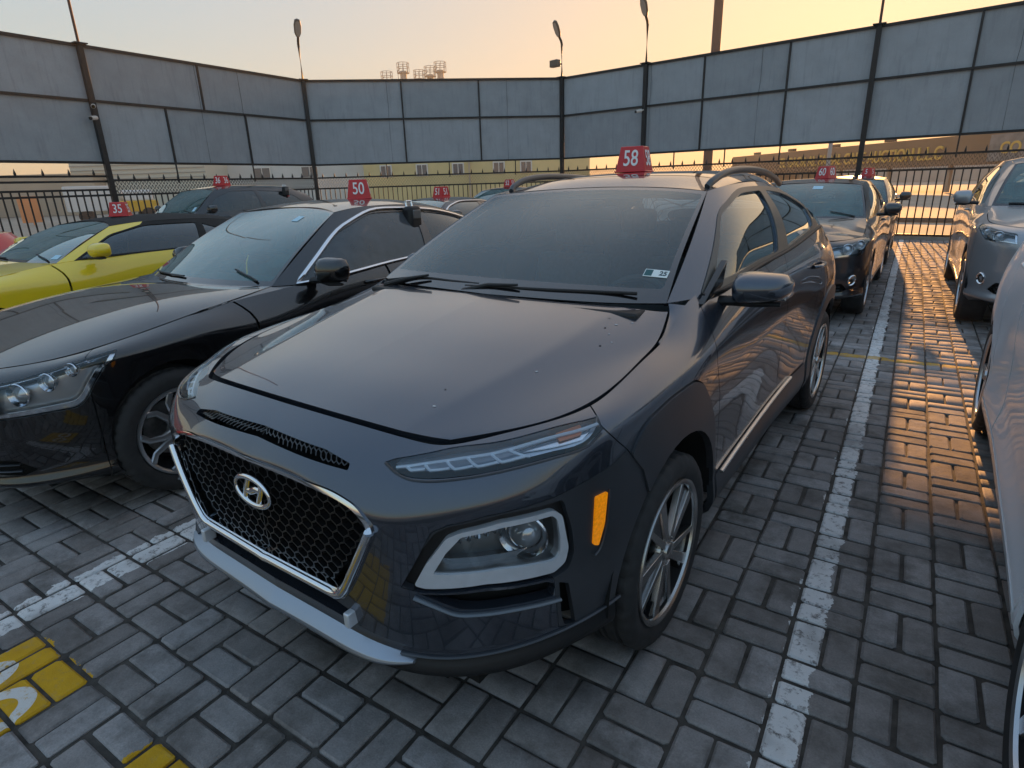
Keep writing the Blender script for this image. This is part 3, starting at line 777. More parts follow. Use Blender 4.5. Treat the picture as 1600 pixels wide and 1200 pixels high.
    # nose slot with mesh
    panel('nose_slot', W, M_DARK, car, [(W_PROJ, inset_poly(slot, -.004))], (), 0, 'merge', -.03)
    Ws = W.off(-.012); b = MB(); hexmesh(b, np.array([(max(a, -.86), z) for a, z in slot]), lambda q: Ws.near(q, W_PROJ), .020, .003, .006)
    b.add([(v[0], -v[1], v[2]) for v in b.V], [tuple(reversed(f)) for f in b.F]); b.build('nose_slot_mesh', M_GBLK, car)['kind'] = 'stuff'
    # skid plate
    panel('lower_cavity', W, M_DARK, car, [(W_PROJ, inset_poly(lowslot, -.01))], (), 0, 'merge', -.06)
    ys = np.array([0, .12, .25, .36, .44, .50, .545]); ks = []
    for zl, off_ in ((np.array([.333, .333, .335, .339, .345, .355, .367]), -.012), (np.array([.343, .343, .345, .349, .355, .363, .371]), .022), (np.array([.360, .360, .362, .365, .369, .374, .377]), .022), (np.array([.412, .412, .412, .410, .404, .392, .380]), -.030)):
        row = []
        for yy, zz, tp in zip(ys, zl, (1, 1, 1, 1, 1, .9, .6)):
            P_, N_ = W.near([(yy - float(np.interp(yy, [0, .28, .48, .61], [.905, .90, .885, .835])), zz)], W_PROJ); q = P_[0] + N_[0] * off_ * tp; row.append((q[0], yy, zz))
        ks.append(row)
    Sk = Patch(np.array(ks), 3, 4, cr=(1, 2))
    sk = panel('skid_plate', Sk, mat('skid silver', (.36, .40, .46), .30, .75), car, (), (), .012, 'merge')[0]
    for s in (1, -1):
        b = MB(); b.box((.895, s * .36, .45), (.02, .010, .022)); b.build('skid_plate_post', M_SILVER, sk, bevel=.004)
    # ---- daytime lamps
    dr = panel('daytime_lamp', W, mat('daytime lamp bowl', (.50, .55, .62), .3, .8), car, [(W_PROJ, inset_poly(drl, -.001))], (), 0, 'both', -.022)
    inner = round_poly([(-.315, .889), (-.19, .901), (.0, .916), (.20, .930), (.40, .943), (.37, .925), (.32, .913), (.2, .906), (.05, .897), (-.12, .886), (-.26, .878)], .004)
    seg_lo = [(-.268, .884), (-.204, .8885), (-.122, .894), (-.045, .899), (.038, .904), (.132, .909)]
    seg_up = [(-.285, .8885), (-.222, .896), (-.148, .903), (-.078, .909), (.004, .915), (.064, .920)]
    for o, s in zip(dr, (1, -1)):
        b = MB()
        def onw(q, d=-.007):
            p, n = W.near(np.array(q), W_PROJ); return [tuple((a + c * d) * np.array([1, s, 1])) for a, c in zip(p, n)]
        b.tube(onw(smooth_poly([(-.318, .8845)] + seg_up + [(.20, .931), (.40, .9445)], 4, False)), .0046, 6)
        for lo, up, nx in zip(seg_lo, seg_up, seg_lo[1:] + [None]):
            pts = [up, (lo[0] * .8 + up[0] * .2, lo[1] * .92 + up[1] * .08), lo]
            if nx: pts.append((nx[0] - .018, nx[1] + .0005))
            b.tube(onw(smooth_poly(pts, 3, False)), .0040, 6)
        b.build('daytime_lamp_guide', mat('lamp light guide', (.88, .91, .95), .25, .0, coat=.5), o, smooth=True)  # lamp is off; the sky's reflection is put into this pale colour
        pods = panel('indicator_bowl', W, M_LAMPB, o, [(W_PROJ, round_poly([(.085, .916), (.20, .929), (.385, .943), (.372, .928), (.33, .914), (.2, .908), (.10, .905)], .004))], (), .004, 'left', -.016)[0]
        led = panel('indicator_bulb', W, mat('indicator orange', (.75, .25, .12), .3, .3), o, [(W_PROJ, round_poly([(.24, .928), (.34, .937), (.33, .926), (.245, .919)], .004))], (), .004, 'left', -.010)[0]
        cov = panel('daytime_lamp_lens', W, M_LENS, o, [(W_PROJ, drl)], (), 0, 'left', -.002)[0]
        for q in (pods, led, cov):
            if s < 0: q.data.transform(Matrix.Diagonal((1, -1, 1, 1))); q.data.flip_normals()
    dp, dn = W.near(smooth_poly([(-.353, .886), (-.313, .873), (-.26, .868), (-.121, .877), (.071, .889), (.223, .898), (.333, .904), (.40, .925)], 4, False), W_PROJ)
    for s in (1, -1): bead('lamp_seal', [tuple((p) * np.array([1, s, 1])) for p, n in zip(dp, dn)], .0045, M_GBLK, car)
    # ---- side panels
    gap = .0025
    dfr = [(1.205, 1.2), (1.214, 1.02), (1.236, .905), (1.297, .772), (1.350, .48), (1.358, .36), (1.358, .1)]      # front door leading edge
    bp = [(2.335, 1.3), (2.33, 1.0), (2.345, .75), (2.36, .45), (2.36, .2)]                                             # rear door leading edge
    qd = [(3.13, 1.4), (3.12, 1.0), (3.06, .86), (2.98, .70), (2.94, .52), (2.93, .2)]                                   # rear door trailing edge
    sh = lambda L, d: [(a + d, z) for a, z in L]
    UVs = lambda a, b: (UV_PROJ, [(-1, a), (40, a), (40, b), (-1, b)])
    fen = sh(fend_gap, gap)[:-1] + [(.75, .2), (1.3, .2)] + sh(dfr, -gap)[::-1] + [(.408, 1.3)]
    panel('front_fender', W, M_PAINT, car, [(W_PROJ, fen)], [(W_PROJ, arch_f), (W_PROJ, clad_f)], .02, 'both')
    panel('wheel_arch_cladding', W, M_SATIN, car, [(W_PROJ, inset_poly(clad_f, .003)), (W_PROJ, sh(fend_gap, gap) + [(1.5, .1), (1.5, 1.3), (.407, 1.3)])], [(W_PROJ, arch_f), (W_PROJ, [(1.352, 0), (1.352, .6), (1.6, .6), (1.6, 0)])], .025, 'both', .007)
    sill = [(1.2, .415), (3.2, .455), (3.2, .1), (1.2, .1)]
    doorz = (UV_PROJ, [(-1, 2.05), (40, 2.05), (40, 9), (-1, 9)])
    fd = panel('front_door', W, M_PAINT, car, [(W_PROJ, sh(dfr, gap) + sh(bp, -gap)[::-1]), doorz], [(W_PROJ, clad_f)] if False else (), .02, 'both')
    rd = panel('rear_door', W, M_PAINT, car, [(W_PROJ, sh(bp, gap) + sh(qd, -gap)[::-1]), doorz], [(W_PROJ, arch_r)], .02, 'both')
    clad_r = np.array([(.9 + 2.6 - p[0], p[1]) for p in ring2(0, .345, .50, 40)])
    panel('rear_quarter', W, M_PAINT, car, [(W_PROJ, sh(qd, gap) + [(5.5, .1), (5.5, 1.5)])], [(W_PROJ, arch_r), (W_PROJ, clad_r)], .02, 'merge')
    panel('wheel_arch_cladding', W, M_SATIN, car, [(W_PROJ, clad_r)], [(W_PROJ, arch_r), (W_PROJ, [(2.0, .0), (2.0, 1.4)] + sh(qd, -gap))], .02, 'both', .006)
    panel('sill_cladding', W, M_SATIN, car, [(W_PROJ, [(1.36, .1), (1.36, .5), (2.96, .5), (2.96, .1)]), UVs(-1, 1.98)], [(W_PROJ, arch_r)], .02, 'both', .004)
    cp, cn = W.near(np.array([(1.40, .405), (1.7, .418), (2.1, .434), (2.45, .448), (2.62, .455)]), W_PROJ)
    for s in (1, -1): bead('sill_strip', [tuple((p + n * .007) * np.array([1, s, 1])) for p, n in zip(smooth_poly(cp, 4, False), smooth_poly(cn, 4, False))], .012, mat('satin metal strip', (.55, .54, .52), .25, .9), car, flat=.7)
    handle(car, W, (2.18, .985), M_PAINT); handle(car, W, (2.99, 1.03), M_PAINT)
    # ---- hood
    hc = np.array([[(.745,0,.946),(.740,.25,.944),(.721,.43,.935),(.698,.51,.928),(.679,.5545,.924)],
                   [(.60,0,.980),(.59,.26,.977),(.565,.46,.966),(.53,.60,.949),(.478,.722,.946)],
                   [(.40,0,1.012),(.39,.28,1.008),(.36,.50,.999),(.31,.66,.978),(.235,.782,.980)],
                   [(.20,0,1.044),(.19,.30,1.040),(.16,.53,1.032),(.11,.69,1.009),(.05,.777,1.007)],
                   [(.0,0,1.073),(-.01,.31,1.069),(-.03,.55,1.064),(-.055,.70,1.042),(-.09,.767,1.030)],
                   [(-.205,0,1.097),(-.205,.32,1.096),(-.225,.57,1.096),(-.255,.69,1.086),(-.275,.724,1.084)]])
    Hp = Patch(hc, 9, 9, cc=(2,))
    panel('bonnet', Hp, M_PAINT, car, (), (), .022, 'merge')
    inn = [(-.085,.773,1.027),(-.13,.769,1.037),(-.20,.753,1.058),(-.279,.729,1.083),(-.305,.713,1.107)]
    top7 = W.P[-1]; capr = [[], []]
    for q in inn:
        i_ = int(np.abs(top7[:, 0] - q[0] + (0 if q[0] > -.3 else .05)).argmin()); t_ = top7[i_]; capr[1].append(tuple(q)); capr[0].append(tuple(t_))
    Cp = Patch(np.array(capr), 3, 4)
    panel('fender_cap', Cp, M_PAINT, car, (), (), .01, 'both')
    for k, (hx, hy, hr) in enumerate([(-.05, .60, .004), (-.02, .63, .003), (-.09, .62, .005), (-.12, .58, .003), (-.13, .66, .004), (.02, .66, .003), (.06, .64, .004), (.30, .56, .004), (.60, .43, .005), (.52, .40, .003)]):
        hp, hn = Hp.near([(hx, hy)], TOP_PROJ); hp, hn = hp[0] + hn[0] * .0012, Vector(hn[0])
        q = hn.to_track_quat('Z', 'Y').to_matrix().to_4x4(); q.translation = Vector(hp)
        add_mesh('paint_chip', [q @ Vector((hr * (1 + .8 * ((k * j) % 3 == 1)) * math.cos(j * PI / 3), hr * .8 * math.sin(j * PI / 3), 0)) for j in range(6)], [tuple(range(6))], mat('chip pale', (.45, .46, .47), .7) if k % 3 else M_DARK, car)
    # dark joint under the bonnet edge
    hj = [(.752,0,.925),(.728,.43,.912),(.684,.565,.905),(.478,.735,.925),(.235,.795,.955),(.05,.79,.985),(-.12,.785,1.01)]
    b = MB()
    for s in (1, -1): b.tube([tuple(np.array(p) * np.array([.99, s, 1]) - np.array([.012, 0, .016])) for p in smooth_poly(hj, 4, False)], .022, 6)
    b.build('bonnet_gutter', M_DARK, car)
    # ---- windscreen, cowl
    wc = np.array([[(-.20,0,1.10),(-.215,.3,1.102),(-.245,.55,1.105),(-.30,.708,1.108)],
                   [(-.53,0,1.255),(-.525,.29,1.252),(-.52,.52,1.243),(-.52,.665,1.230)],
                   [(-.86,0,1.385),(-.845,.275,1.380),(-.805,.49,1.368),(-.775,.622,1.352)],
                   [(-1.175,0,1.488),(-1.15,.26,1.483),(-1.08,.47,1.472),(-1.025,.580,1.462)]])
    Wc = Patch(wc, 8, 10)
    vis = [(0, .28), (0, 2.86), (2.62, 2.86), (2.80, 2.7), (2.84, .5), (2.65, .28)]
    vis = round_poly([(-1, .30), (-1, 2.88), (2.84, 2.88), (2.84, .30)], .12)
    ws = panel('windscreen', Wc, M_GLASS, car, [(UV_PROJ, vis)], (), 0, 'merge')[0]
    panel('windscreen_border', Wc, M_FRIT, ws, (), [(UV_PROJ, vis)], .006, 'merge')
    b = MB(); b.box((-.21, 0, 1.06), (.05, .66, .03)); b.build('cowl', M_BLK, car, bevel=.01)
    for pts in ([(-.235, -.62, 1.112), (-.27, -.45, 1.128), (-.265, -.25, 1.126), (-.262, -.10, 1.124)], [(-.245, -.16, 1.115), (-.25, .05, 1.122), (-.262, .30, 1.128), (-.29, .60, 1.135)]):
        w = bead('wiper', [tuple(p) for p in smooth_poly(pts, 5, False)], .0055, M_BLK, car, flat=1.2)
        k = np.array(pts[0]); b = MB(); b.tube([tuple(k + np.array((.02, 0, -.02))), tuple(k + np.array((.0, .12, .012))), tuple(np.array(pts[1]) + np.array((.005, .06, .016)))], [.014, .009, .005], 8); b.build('wiper_arm', M_BLK, w, smooth=True)
    # inspection sticker
    st, sn = Wc.at(2.55, .62); sm = empty('x'); bpy.data.objects.remove(sm)
    tx = (Wc.at(2.7, .62)[0] - Wc.at(2.4, .62)[0]); tx /= np.linalg.norm(tx); nz_ = sn / np.linalg.norm(sn); ty = np.cross(nz_, tx)
    SM = Matrix([[*t, 0] for t in zip(tx, ty, nz_)] + [[0, 0, 0, 1]]); SM.translation = Vector(st + nz_ * .002)
    b = MB(); b.box((0, 0, 0), (.045, .022, .0008), SM); sk = b.build('sticker', mat('sticker pale', (.72, .78, .76), .5), ws)
    b = MB(); b.box((-.028, 0, .0011), (.014, .018, .0006), SM); b.build('sticker_print', mat('sticker teal', (.01, .09, .10), .5), sk)
    text_obj('sticker_number', '25', mat('sticker dark', (.02, .04, .05), .5), sk, .036, SM @ Matrix.Translation((.026, 0, .0012)), .0004, squash=.8, bold=.001)
    # ---- side glasshouse
    bot = [(-.30,.710,1.109),(-.52,.788,1.108),(-.95,.812,1.137),(-1.5,.818,1.157),(-2.05,.815,1.187),(-2.5,.795,1.205),(-2.9,.742,1.19)]
    top = [(-1.025,.582,1.463),(-1.13,.598,1.476),(-1.36,.612,1.489),(-1.66,.612,1.492),(-2.02,.602,1.474),(-2.42,.582,1.425),(-2.78,.548,1.355)]
    gg = []
    for f, bl in ((0, 0), (.33, .028), (.68, .026), (1, 0)):
        gg.append([(b_[0] + (t_[0] - b_[0]) * f, b_[1] + (t_[1] - b_[1]) * f + bl * min(1, .35 + i * .4), b_[2] + (t_[2] - b_[2]) * f + bl * .3) for i, (b_, t_) in enumerate(zip(bot, top))])
    G = Patch(np.array(gg), 7, 8)
    w1 = round_poly([(.98, .30), (2.82, .16), (2.86, 2.55), (1.75, 2.58), (.90, 2.0)], [.12, .12, .12, .35, .3])
    w2 = round_poly([(3.16, .15), (4.55, .30), (4.75, 1.6), (4.2, 2.35), (3.14, 2.55)], [.12, .2, .3, .4, .12])
    w3 = round_poly([(4.72, .55), (5.45, 1.1), (4.85, 1.75)], .08)
    fr = panel('window_frame', G, M_PAINT, car, (), [(UV_PROJ, w) for w in (w1, w2, w3)], .02, 'both')
    for w, m, nm in ((w1, M_SIDEG, 'front_side_window'), (w2, M_TINT, 'rear_side_window'), (w3, M_TINT, 'quarter_window')):
        panel(nm, G, m, car, [(UV_PROJ, inset_poly(w, -.05))], (), 0, 'both', -.008)
    wcl = panel('window_trim', G, mat('window frame satin', (.10, .095, .085), .35, .3), car, [(UV_PROJ, round_poly([(.72, .05), (4.95, .05), (5.0, 1.9), (4.35, 2.72), (1.7, 2.80), (.78, 2.15)], [.1, .1, .3, .4, .4, .3]))], [(UV_PROJ, w1), (UV_PROJ, w2), (UV_PROJ, w3)], .006, 'both', .004)
    bl = [G.at(u, .02) for u in np.linspace(.75, 5.2, 40)]
    for s in (1, -1): bead('belt_trim', [tuple((p + n * .006) * np.array([1, s, 1])) for p, n in bl], .011, M_BLK, car, flat=.8)
    # ---- roof, rails, tail
    rc = np.array([[(-1.175,0,1.490),(-1.15,.26,1.485),(-1.08,.47,1.474),(-1.028,.578,1.464)],
                   [(-1.36,0,1.536),(-1.35,.27,1.531),(-1.34,.48,1.514),(-1.33,.606,1.490)],
                   [(-1.75,0,1.560),(-1.74,.28,1.555),(-1.73,.49,1.533),(-1.72,.608,1.494)],
                   [(-2.2,0,1.548),(-2.2,.28,1.542),(-2.2,.48,1.520),(-2.2,.592,1.455)],
                   [(-2.78,0,1.47),(-2.78,.26,1.462),(-2.78,.44,1.435),(-2.77,.548,1.362)]])
    Rp = Patch(rc, 8, 8)
    sunroof = round_poly([(-1, 1.05), (-1, 2.15), (2.3, 2.15), (2.3, 1.05)], .15)
    rf = panel('roof', Rp, M_PAINT, car, (), [(UV_PROJ, sunroof)], .01, 'merge')[0]
    panel('sunroof', Rp, M_FRIT, rf, [(UV_PROJ, inset_poly(sunroof, .02))], (), .006, 'merge', .001)
    for s in (1, -1):
        pts = smooth_poly([(-1.13, s * .545, 1.478), (-1.16, s * .553, 1.500), (-1.30, s * .566, 1.536), (-1.55, s * .575, 1.552), (-1.95, s * .570, 1.541), (-2.3, s * .555, 1.505), (-2.5, s * .542, 1.468)], 6, False)
        bead('roof_rail', [tuple(p) for p in pts], .0145, mat('satin dark rail', (.10, .105, .11), .3, .6), car, flat=1.25)
    tc = np.array([[(-2.78,0,1.47),(-2.78,.26,1.462),(-2.78,.44,1.435),(-2.77,.548,1.362)], [(-3.05,0,1.30),(-3.04,.28,1.30),(-2.99,.5,1.28),(-2.88,.65,1.24)], [(-3.16,0,1.17),(-3.15,.27,1.17),(-3.12,.52,1.17),(-2.95,.735,1.185)]])
    Tp = Patch(tc, 6, 6)
    panel('rear_window', Tp, M_TINT, car, [(UV_PROJ, [(-1, .15), (-1, 1.9), (2.5, 1.9), (2.5, .15)])], (), 0, 'merge')
    panel('tailgate_frame', Tp, M_PAINT, car, (), [(UV_PROJ, [(-1, .15), (-1, 1.9), (2.5, 1.9), (2.5, .15)])], .01, 'merge')
    # ---- mirrors
    mm = mirrors(car, (-.60, .80, 1.085), 1.045, 1.128, .125, .135, M_PAINT)
    Mf = Matrix.Translation((-.60, -.80, 0)) @ Matrix.Rotation(math.radians(-68), 4, 'Z') @ Matrix.Translation((.60, .80, 0))      # far mirror is folded back
    for q in [mm[1]] + list(mm[1].children): q.data.transform(Mf)
    b = MB(); b.prism([(-.42, 1.09), (-.62, 1.115), (-.66, 1.22), (-.60, 1.19)], .775, .80); o = b.build('mirror_sail', M_GBLK, car, bevel=.003); flipy(o)
    # ---- inside
    b = MB(); b.box((-1.3, 0, .36), (1.75, .70, .05)); b.box((-.42, 0, .72), (.06, .72, .32)); b.box((-2.85, 0, .65), (.04, .70, .3)); b.build('cabin_floor', M_DASH, car)
    b = MB(); b.add([(-.26, -.72, 1.02), (-.26, .72, 1.02), (-.62, .72, 1.04), (-.62, -.72, 1.04), (-.68, .70, .80), (-.68, -.70, .80), (-.30, .72, .8), (-.30, -.72, .8)], [(0, 1, 2, 3), (3, 2, 4, 5), (5, 4, 6, 7), (7, 6, 1, 0), (0, 3, 5, 7), (1, 6, 4, 2)]); b.build('dashboard', M_DASH, car, bevel=.03, seg=3)
    wheel_steer(car, -.78, .36, .93); seats(car, (-1.25, -2.15), .52)
    b = MB(); b.box((-1.09, 0, 1.365), (.022, .12, .032)); b.box((-1.06, 0, 1.412), (.05, .05, .016)); b.build('rear_view_mirror', M_DASH, car, bevel=.012)
    b = MB(); b.box((-1.7, 0, 1.44), (.55, .52, .008)); b.build('headliner', mat('headliner', (.25, .24, .22), .9), car)
    b = MB(); b.box((-1.2, 0, .26), (1.9, .62, .05)); b.box((.45, 0, .40), (.35, .60, .1)); b.box((-.05, 0, .55), (.45, .48, .3)); b.build('underbody', M_DARK, car)
    wells(car, (0, -2.6), .425, .87, .60, .345)
    for x in (0, -2.6):
        for y in (.785, -.785): put_wheel(car, x, y, 'blade', .336, .215, .240, True, spin=.5 + x)
    return car
# ---------------------------------------------------------------- the other cars: one parametric body, shaped per car
def interp(L, x):
    xs = sorted(L); return float(np.interp(x, [p[0] for p in xs], [p[1] for p in xs]))
M_GTEAL = glass_mat('windscreen painted sky sheen', (.55, .76, .73), dust_sheen=.20, refl=1.1, dust_sheen_rgb=(.26, .46, .46))  # teal diffuse colour stands in for bright sky reflected by the glass
M_TINTD = glass_mat('dusty tinted glass', (.10, .11, .11), dust_sheen=.25, refl=1., dust_sheen_rgb=(.24, .25, .27))
def build_car(sp):
    S = dict(zb=.2, ty=1., door4=True, arch=.37, R=.33, tw=.22, rr=.225, wheel='ten', chrome=False, nose=1., kr=3, kc=4, drop=0., lampv=(5.15, 6.6), lampu=(3.2, 6.3), grilleu=2.3, grillev=(3.2, 5.3), glass_rear=True, soft=None)
    S.update(sp)
    m = S['paint']; w = S['w']; WB = S['wb']; car = empty(S['name'], (S['loc'][0], S['loc'][1], 0), math.radians(S['head']))
    tag(car, S['label'], S.get('cat', 'car'), S.get('group'))
    K = np.array(kona_wrap()); nr, nc = K.shape[:2]
    xm = [(.905, S['xf']), (.35, .35 + (S['xf'] - .905) * .35), (0, 0), (-.42, S['xd']), (-1.5, S['xb']), (-2.6, -WB), (-2.95, -WB - .38), (-3.28, S['xr'])]
    C = K.copy()
    for j in range(nc):
        ztop_old = K[7, j, 2]; zb_old = .24
        for i in range(nr):
            x, y, z = K[i, j]
            nx = interp(xm, x)
            zt = interp(S['top'], interp(xm, K[7, j, 0]))
            f = (z - zb_old) / (ztop_old - zb_old)
            C[i, j] = (nx, y * w / .905 * (S['ty'] if i == 7 else 1), S['zb'] + f * (zt - S['zb']))
    if S['nose'] != 1.:      # flatten or sharpen the front corner rounding
        for j in range(1, 7):
            for i in range(nr): C[i, j, 0] += (S['xf'] - C[i, j, 0]) * (1 - S['nose']) * (1 if C[i, j, 0] > .2 else 0)
    W = Patch(C, S['kr'], S['kc'], cr=(5,) if S.get('crease') else ())
    R, ar = S['R'], S['arch']
    wmax = C[4, 8, 1]
    arch_f = np.array([(wmax - p[0], p[1]) for p in ring2(0, R + .01, ar, 28)]); arch_r = np.array([(C[4, 15, 1] + WB - p[0], p[1]) for p in ring2(0, R + .01, ar, 28)])
    UVb = lambda a, b, c, d: (UV_PROJ, [(a, c), (b, c), (b, d), (a, d)])
    ul, vl = S['lampu'], S['lampv']
    lamp = S['lamp'] if 'lamp' in S else round_poly([(ul[0], vl[0] + .1), (ul[0] + .15, vl[0] + .75 * (vl[1] - vl[0])), (ul[1], vl[1]), (ul[1] - .1, vl[1] - .5 * (vl[1] - vl[0])), (ul[1] - 1.2, vl[0])], [.1, .2, .1, .3, .3])
    gv = S['grillev']; gu = S['grilleu']
    gr = round_poly([(-1, gv[0]), (gu * .85, gv[0]), (gu, (gv[0] + gv[1]) / 2), (gu * .92, gv[1]), (-1, gv[1])], .15)
    low = round_poly([(-1, 1.9), (-1, 2.75), (3.8, 2.75), (4.4, 2.2), (3.8, 1.9)], .12)
    dp = .012; g = .018
    fd = 10 if S.get('fd') is None else S['fd']; bu = 12.; qu = S.get('qu', 13.25)
    hl = [(UV_PROJ, lamp), (UV_PROJ, gr), (UV_PROJ, low), (W_PROJ, arch_f)]
    panel('front_bumper', W, m, car, [UVb(-1, 6.4 - g, -1, 9)], hl, dp)
    panel('front_fender', W, m, car, [UVb(6.4 + g, fd - g, -1, 9)], [(W_PROJ, arch_f), (UV_PROJ, lamp)], dp, 'both')
    if S['door4']:
        panel('front_door', W, m, car, [UVb(fd + g, bu - g, 1.2, 9)], (), dp, 'both')
        panel('rear_door', W, m, car, [UVb(bu + g, qu - g, 1.2, 9)], [(W_PROJ, arch_r)], dp, 'both')
    else:
        td = S.get('trail', 12.4)
        trail = [(td, 9), (td, 5.5), (td + .1, 4), (td + .3, 1.2)]
        panel('front_door', W, m, car, [(UV_PROJ, [(fd + g, 1.2), (fd + g, 9)] + [(a - g, b) for a, b in trail])], (), dp, 'both')
        panel('side_panel', W, m, car, [(UV_PROJ, [(qu - g, 1.2), (qu - g, 9)] + [(a + g, b) for a, b in trail])], [(W_PROJ, arch_r)], dp, 'both')
    panel('sill', W, S.get('sillm', M_SATIN), car, [UVb(fd + g, qu - g, -1, 1.15)], [(W_PROJ, arch_r), (W_PROJ, arch_f)], dp, 'both', .004)
    panel('rear_quarter', W, m, car, [UVb(qu + g, 30, -1, 9)], [(W_PROJ, arch_r)], dp)
    # lamps, grille, lower intake
    lb = panel('headlamp', W, mat('lamp housing bright', (.48, .52, .57), .28, .7), car, [(UV_PROJ, inset_poly(lamp, -.03))], (), 0, 'both', -.05)
    for o, s in zip(lb, (1, -1)):
        fix = []
        fix.append(panel('headlamp_lens', W, M_LENS, o, [(UV_PROJ, lamp)], (), 0, 'left', .001)[0])
        fix.append(panel('headlamp_bezel', W, M_CHROME if S['chrome'] else M_LAMPB, o, [(UV_PROJ, inset_poly(lamp, .04))], [(UV_PROJ, inset_poly(lamp, .16))], .012, 'left', -.012)[0])
        for q in fix:
            if s < 0: q.data.transform(Matrix.Diagonal((1, -1, 1, 1))); q.data.flip_normals()
        for k, (u, v) in enumerate(S.get('bowls', [((ul[0] * .62 + ul[1] * .38), (vl[0] * .55 + vl[1] * .45)), ((ul[0] * .30 + ul[1] * .70), (vl[0] * .40 + vl[1] * .60))])):
            p, n = W.at(u, v); d = Vector((.9, .42, 0)); rs = S.get('bowl', .05) * (1 - .2 * k)
            Mx = Matrix.Translation(Vector(p - n * .03)) @ d.to_track_quat('Y', 'Z').to_matrix().to_4x4()
            if s < 0: Mx = Matrix.Diagonal((1, -1, 1, 1)) @ Mx
            MB().lathe([(rs * .5, -.02), (rs * .8, 0), (rs, .016), (rs * .95, .02), (rs * .75, .004)], 20, Mx).build('lamp_bowl', M_LAMPB, o, smooth=True)
            MB().lathe([(.001, rs * .4), (rs * .4, rs * .32), (rs * .66, .004), (rs * .7, -.01)], 20, Mx).build('lamp_projector', mat('projector lens', (.55, .60, .68), .05, .6, coat=1.), o, smooth=True)
    panel('grille', W, M_DARK, car, [(UV_PROJ, inset_poly(gr, -.05))], (), 0, 'merge', -.05)
    for k in range(S.get('bars', 4)):
        v = gv[0] + (gv[1] - gv[0]) * (k + .5) / S.get('bars', 4)
        pts = [W.at(u, v)[0] - W.at(u, v)[1] * .012 for u in np.linspace(0, gu * .9, 10)]
        full = [p * np.array([1, -1, 1]) for p in pts[:0:-1]] + pts
        bead('grille_bar', [tuple(p) for p in full], .010, M_CHROME if S['chrome'] else M_SATIN, car)
    panel('lower_intake', W, M_DARK, car, [(UV_PROJ, inset_poly(low, -.05))], (), 0, 'merge', -.05)
    for k in range(2):
        pts = [W.at(u, 2.1 + .32 * k)[0] - W.at(u, 2.3)[1] * .02 for u in np.linspace(0, 3.8, 12)]
        bead('intake_bar', [tuple(p) for p in [p * np.array([1, -1, 1]) for p in pts[:0:-1]] + pts], .009, M_SATIN, car)
    for fu, fv in S.get('fogs', []):
        p, n = W.at(fu, fv)
        for s in (1, -1):
            Mx = Matrix.Translation(Vector((p[0] + n[0] * .004, s * p[1], p[2]))) @ Vector((n[0], s * n[1], n[2])).to_track_quat('Y', 'Z').to_matrix().to_4x4()
            b = MB(); b.lathe([(.05, -.02), (.058, .004), (.052, .010), (.044, .002), (.001, -.004)], 24, Mx); b.build('fog_lamp', M_CHROME, car, smooth=True)
    # bonnet
    e = C[7]; xc, zc = S['cowl']; cc = S['cowlc']
    edge = [e[3], e[5], e[7], e[8], e[9] * .5 + e[8] * .5 if False else e[9], np.array(cc)]
    cen0 = e[0]; rows = []
    for i, q in enumerate(edge):
        t = i / (len(edge) - 1)
        cx = cen0[0] + (xc - cen0[0]) * t; cz = cen0[2] + (zc - cen0[2]) * (1 - (1 - t) ** 1.5)
        cz = max(cz, q[2]) + S.get('crown', .01) * math.sin(PI * t)
        row = []
        for f in (0, .38, .68, .90, 1.):
            if i == 0: p = [e[0], e[1], e[2] * .75 + e[1] * .25, e[3] * .5 + e[2] * .5, e[3]][[0, .38, .68, .90, 1.].index(f)]; row.append(tuple(p + np.array([-.006, 0, .003])))
            else: row.append((cx + (q[0] - cx) * f ** 2, q[1] * f * .992, cz + (q[2] - cz) * f ** (2.6 if not S.get('ridge') else 4.5) + .003))
        rows.append(row)
    Hp = Patch(np.array(rows), 5, 5)
    hood = panel('bonnet', Hp, m, car, (), (), .02)[0]
    if S.get('crumple'):
        me = hood.data; co = np.array([v.co[:] for v in me.vertices]); L = S['xf']
        a = np.clip((co[:, 0] - (-.1)) / (L + .1), 0, 1)
        co[:, 2] += .06 * np.exp(-((co[:, 0] - L * .62) / .16) ** 2) * (.6 + .6 * np.sin(co[:, 1] * 5 + 1.2)) - .05 * np.exp(-((co[:, 0] - L * .35) / .10) ** 2) * (.6 + .5 * np.sin(co[:, 1] * 7))
        for v, c in zip(me.vertices, co): v.co = c
        me.attributes.remove(me.attributes['custom_normal']) if 'custom_normal' in me.attributes else None
        me.update()
    # windscreen
    xt, zt = S['wst']; yt = S['yr']; tx, tz = S['wstc']
    wr = []
    for f in (0, .36, .70, 1.):
        bl = .03 * math.sin(PI * f)
        c0 = np.array((xc + (xt - xc) * f, 0, zc + (zt - zc) * f + bl)); c3 = np.array((cc[0] + (tx - cc[0]) * f, cc[1] + (yt - cc[1]) * f, cc[2] + (tz - cc[2]) * f + bl * .7))
        wr.append([tuple(c0 + (c3 - c0) * np.array((t ** 2.2, t, t ** 2.2))) for t in (0, .42, .78, 1.)])
    Wc = Patch(np.array(wr), 6, 6)
    vis = round_poly([(-1, .16), (-1, 2.9), (2.85, 2.9), (2.85, .16)], .12)
    ws = panel('windscreen', Wc, S.get('wsm', M_GTEAL), car, [(UV_PROJ, vis)], (), 0)[0]
    panel('windscreen_border', Wc, M_FRIT, ws, (), [(UV_PROJ, vis)], .006)
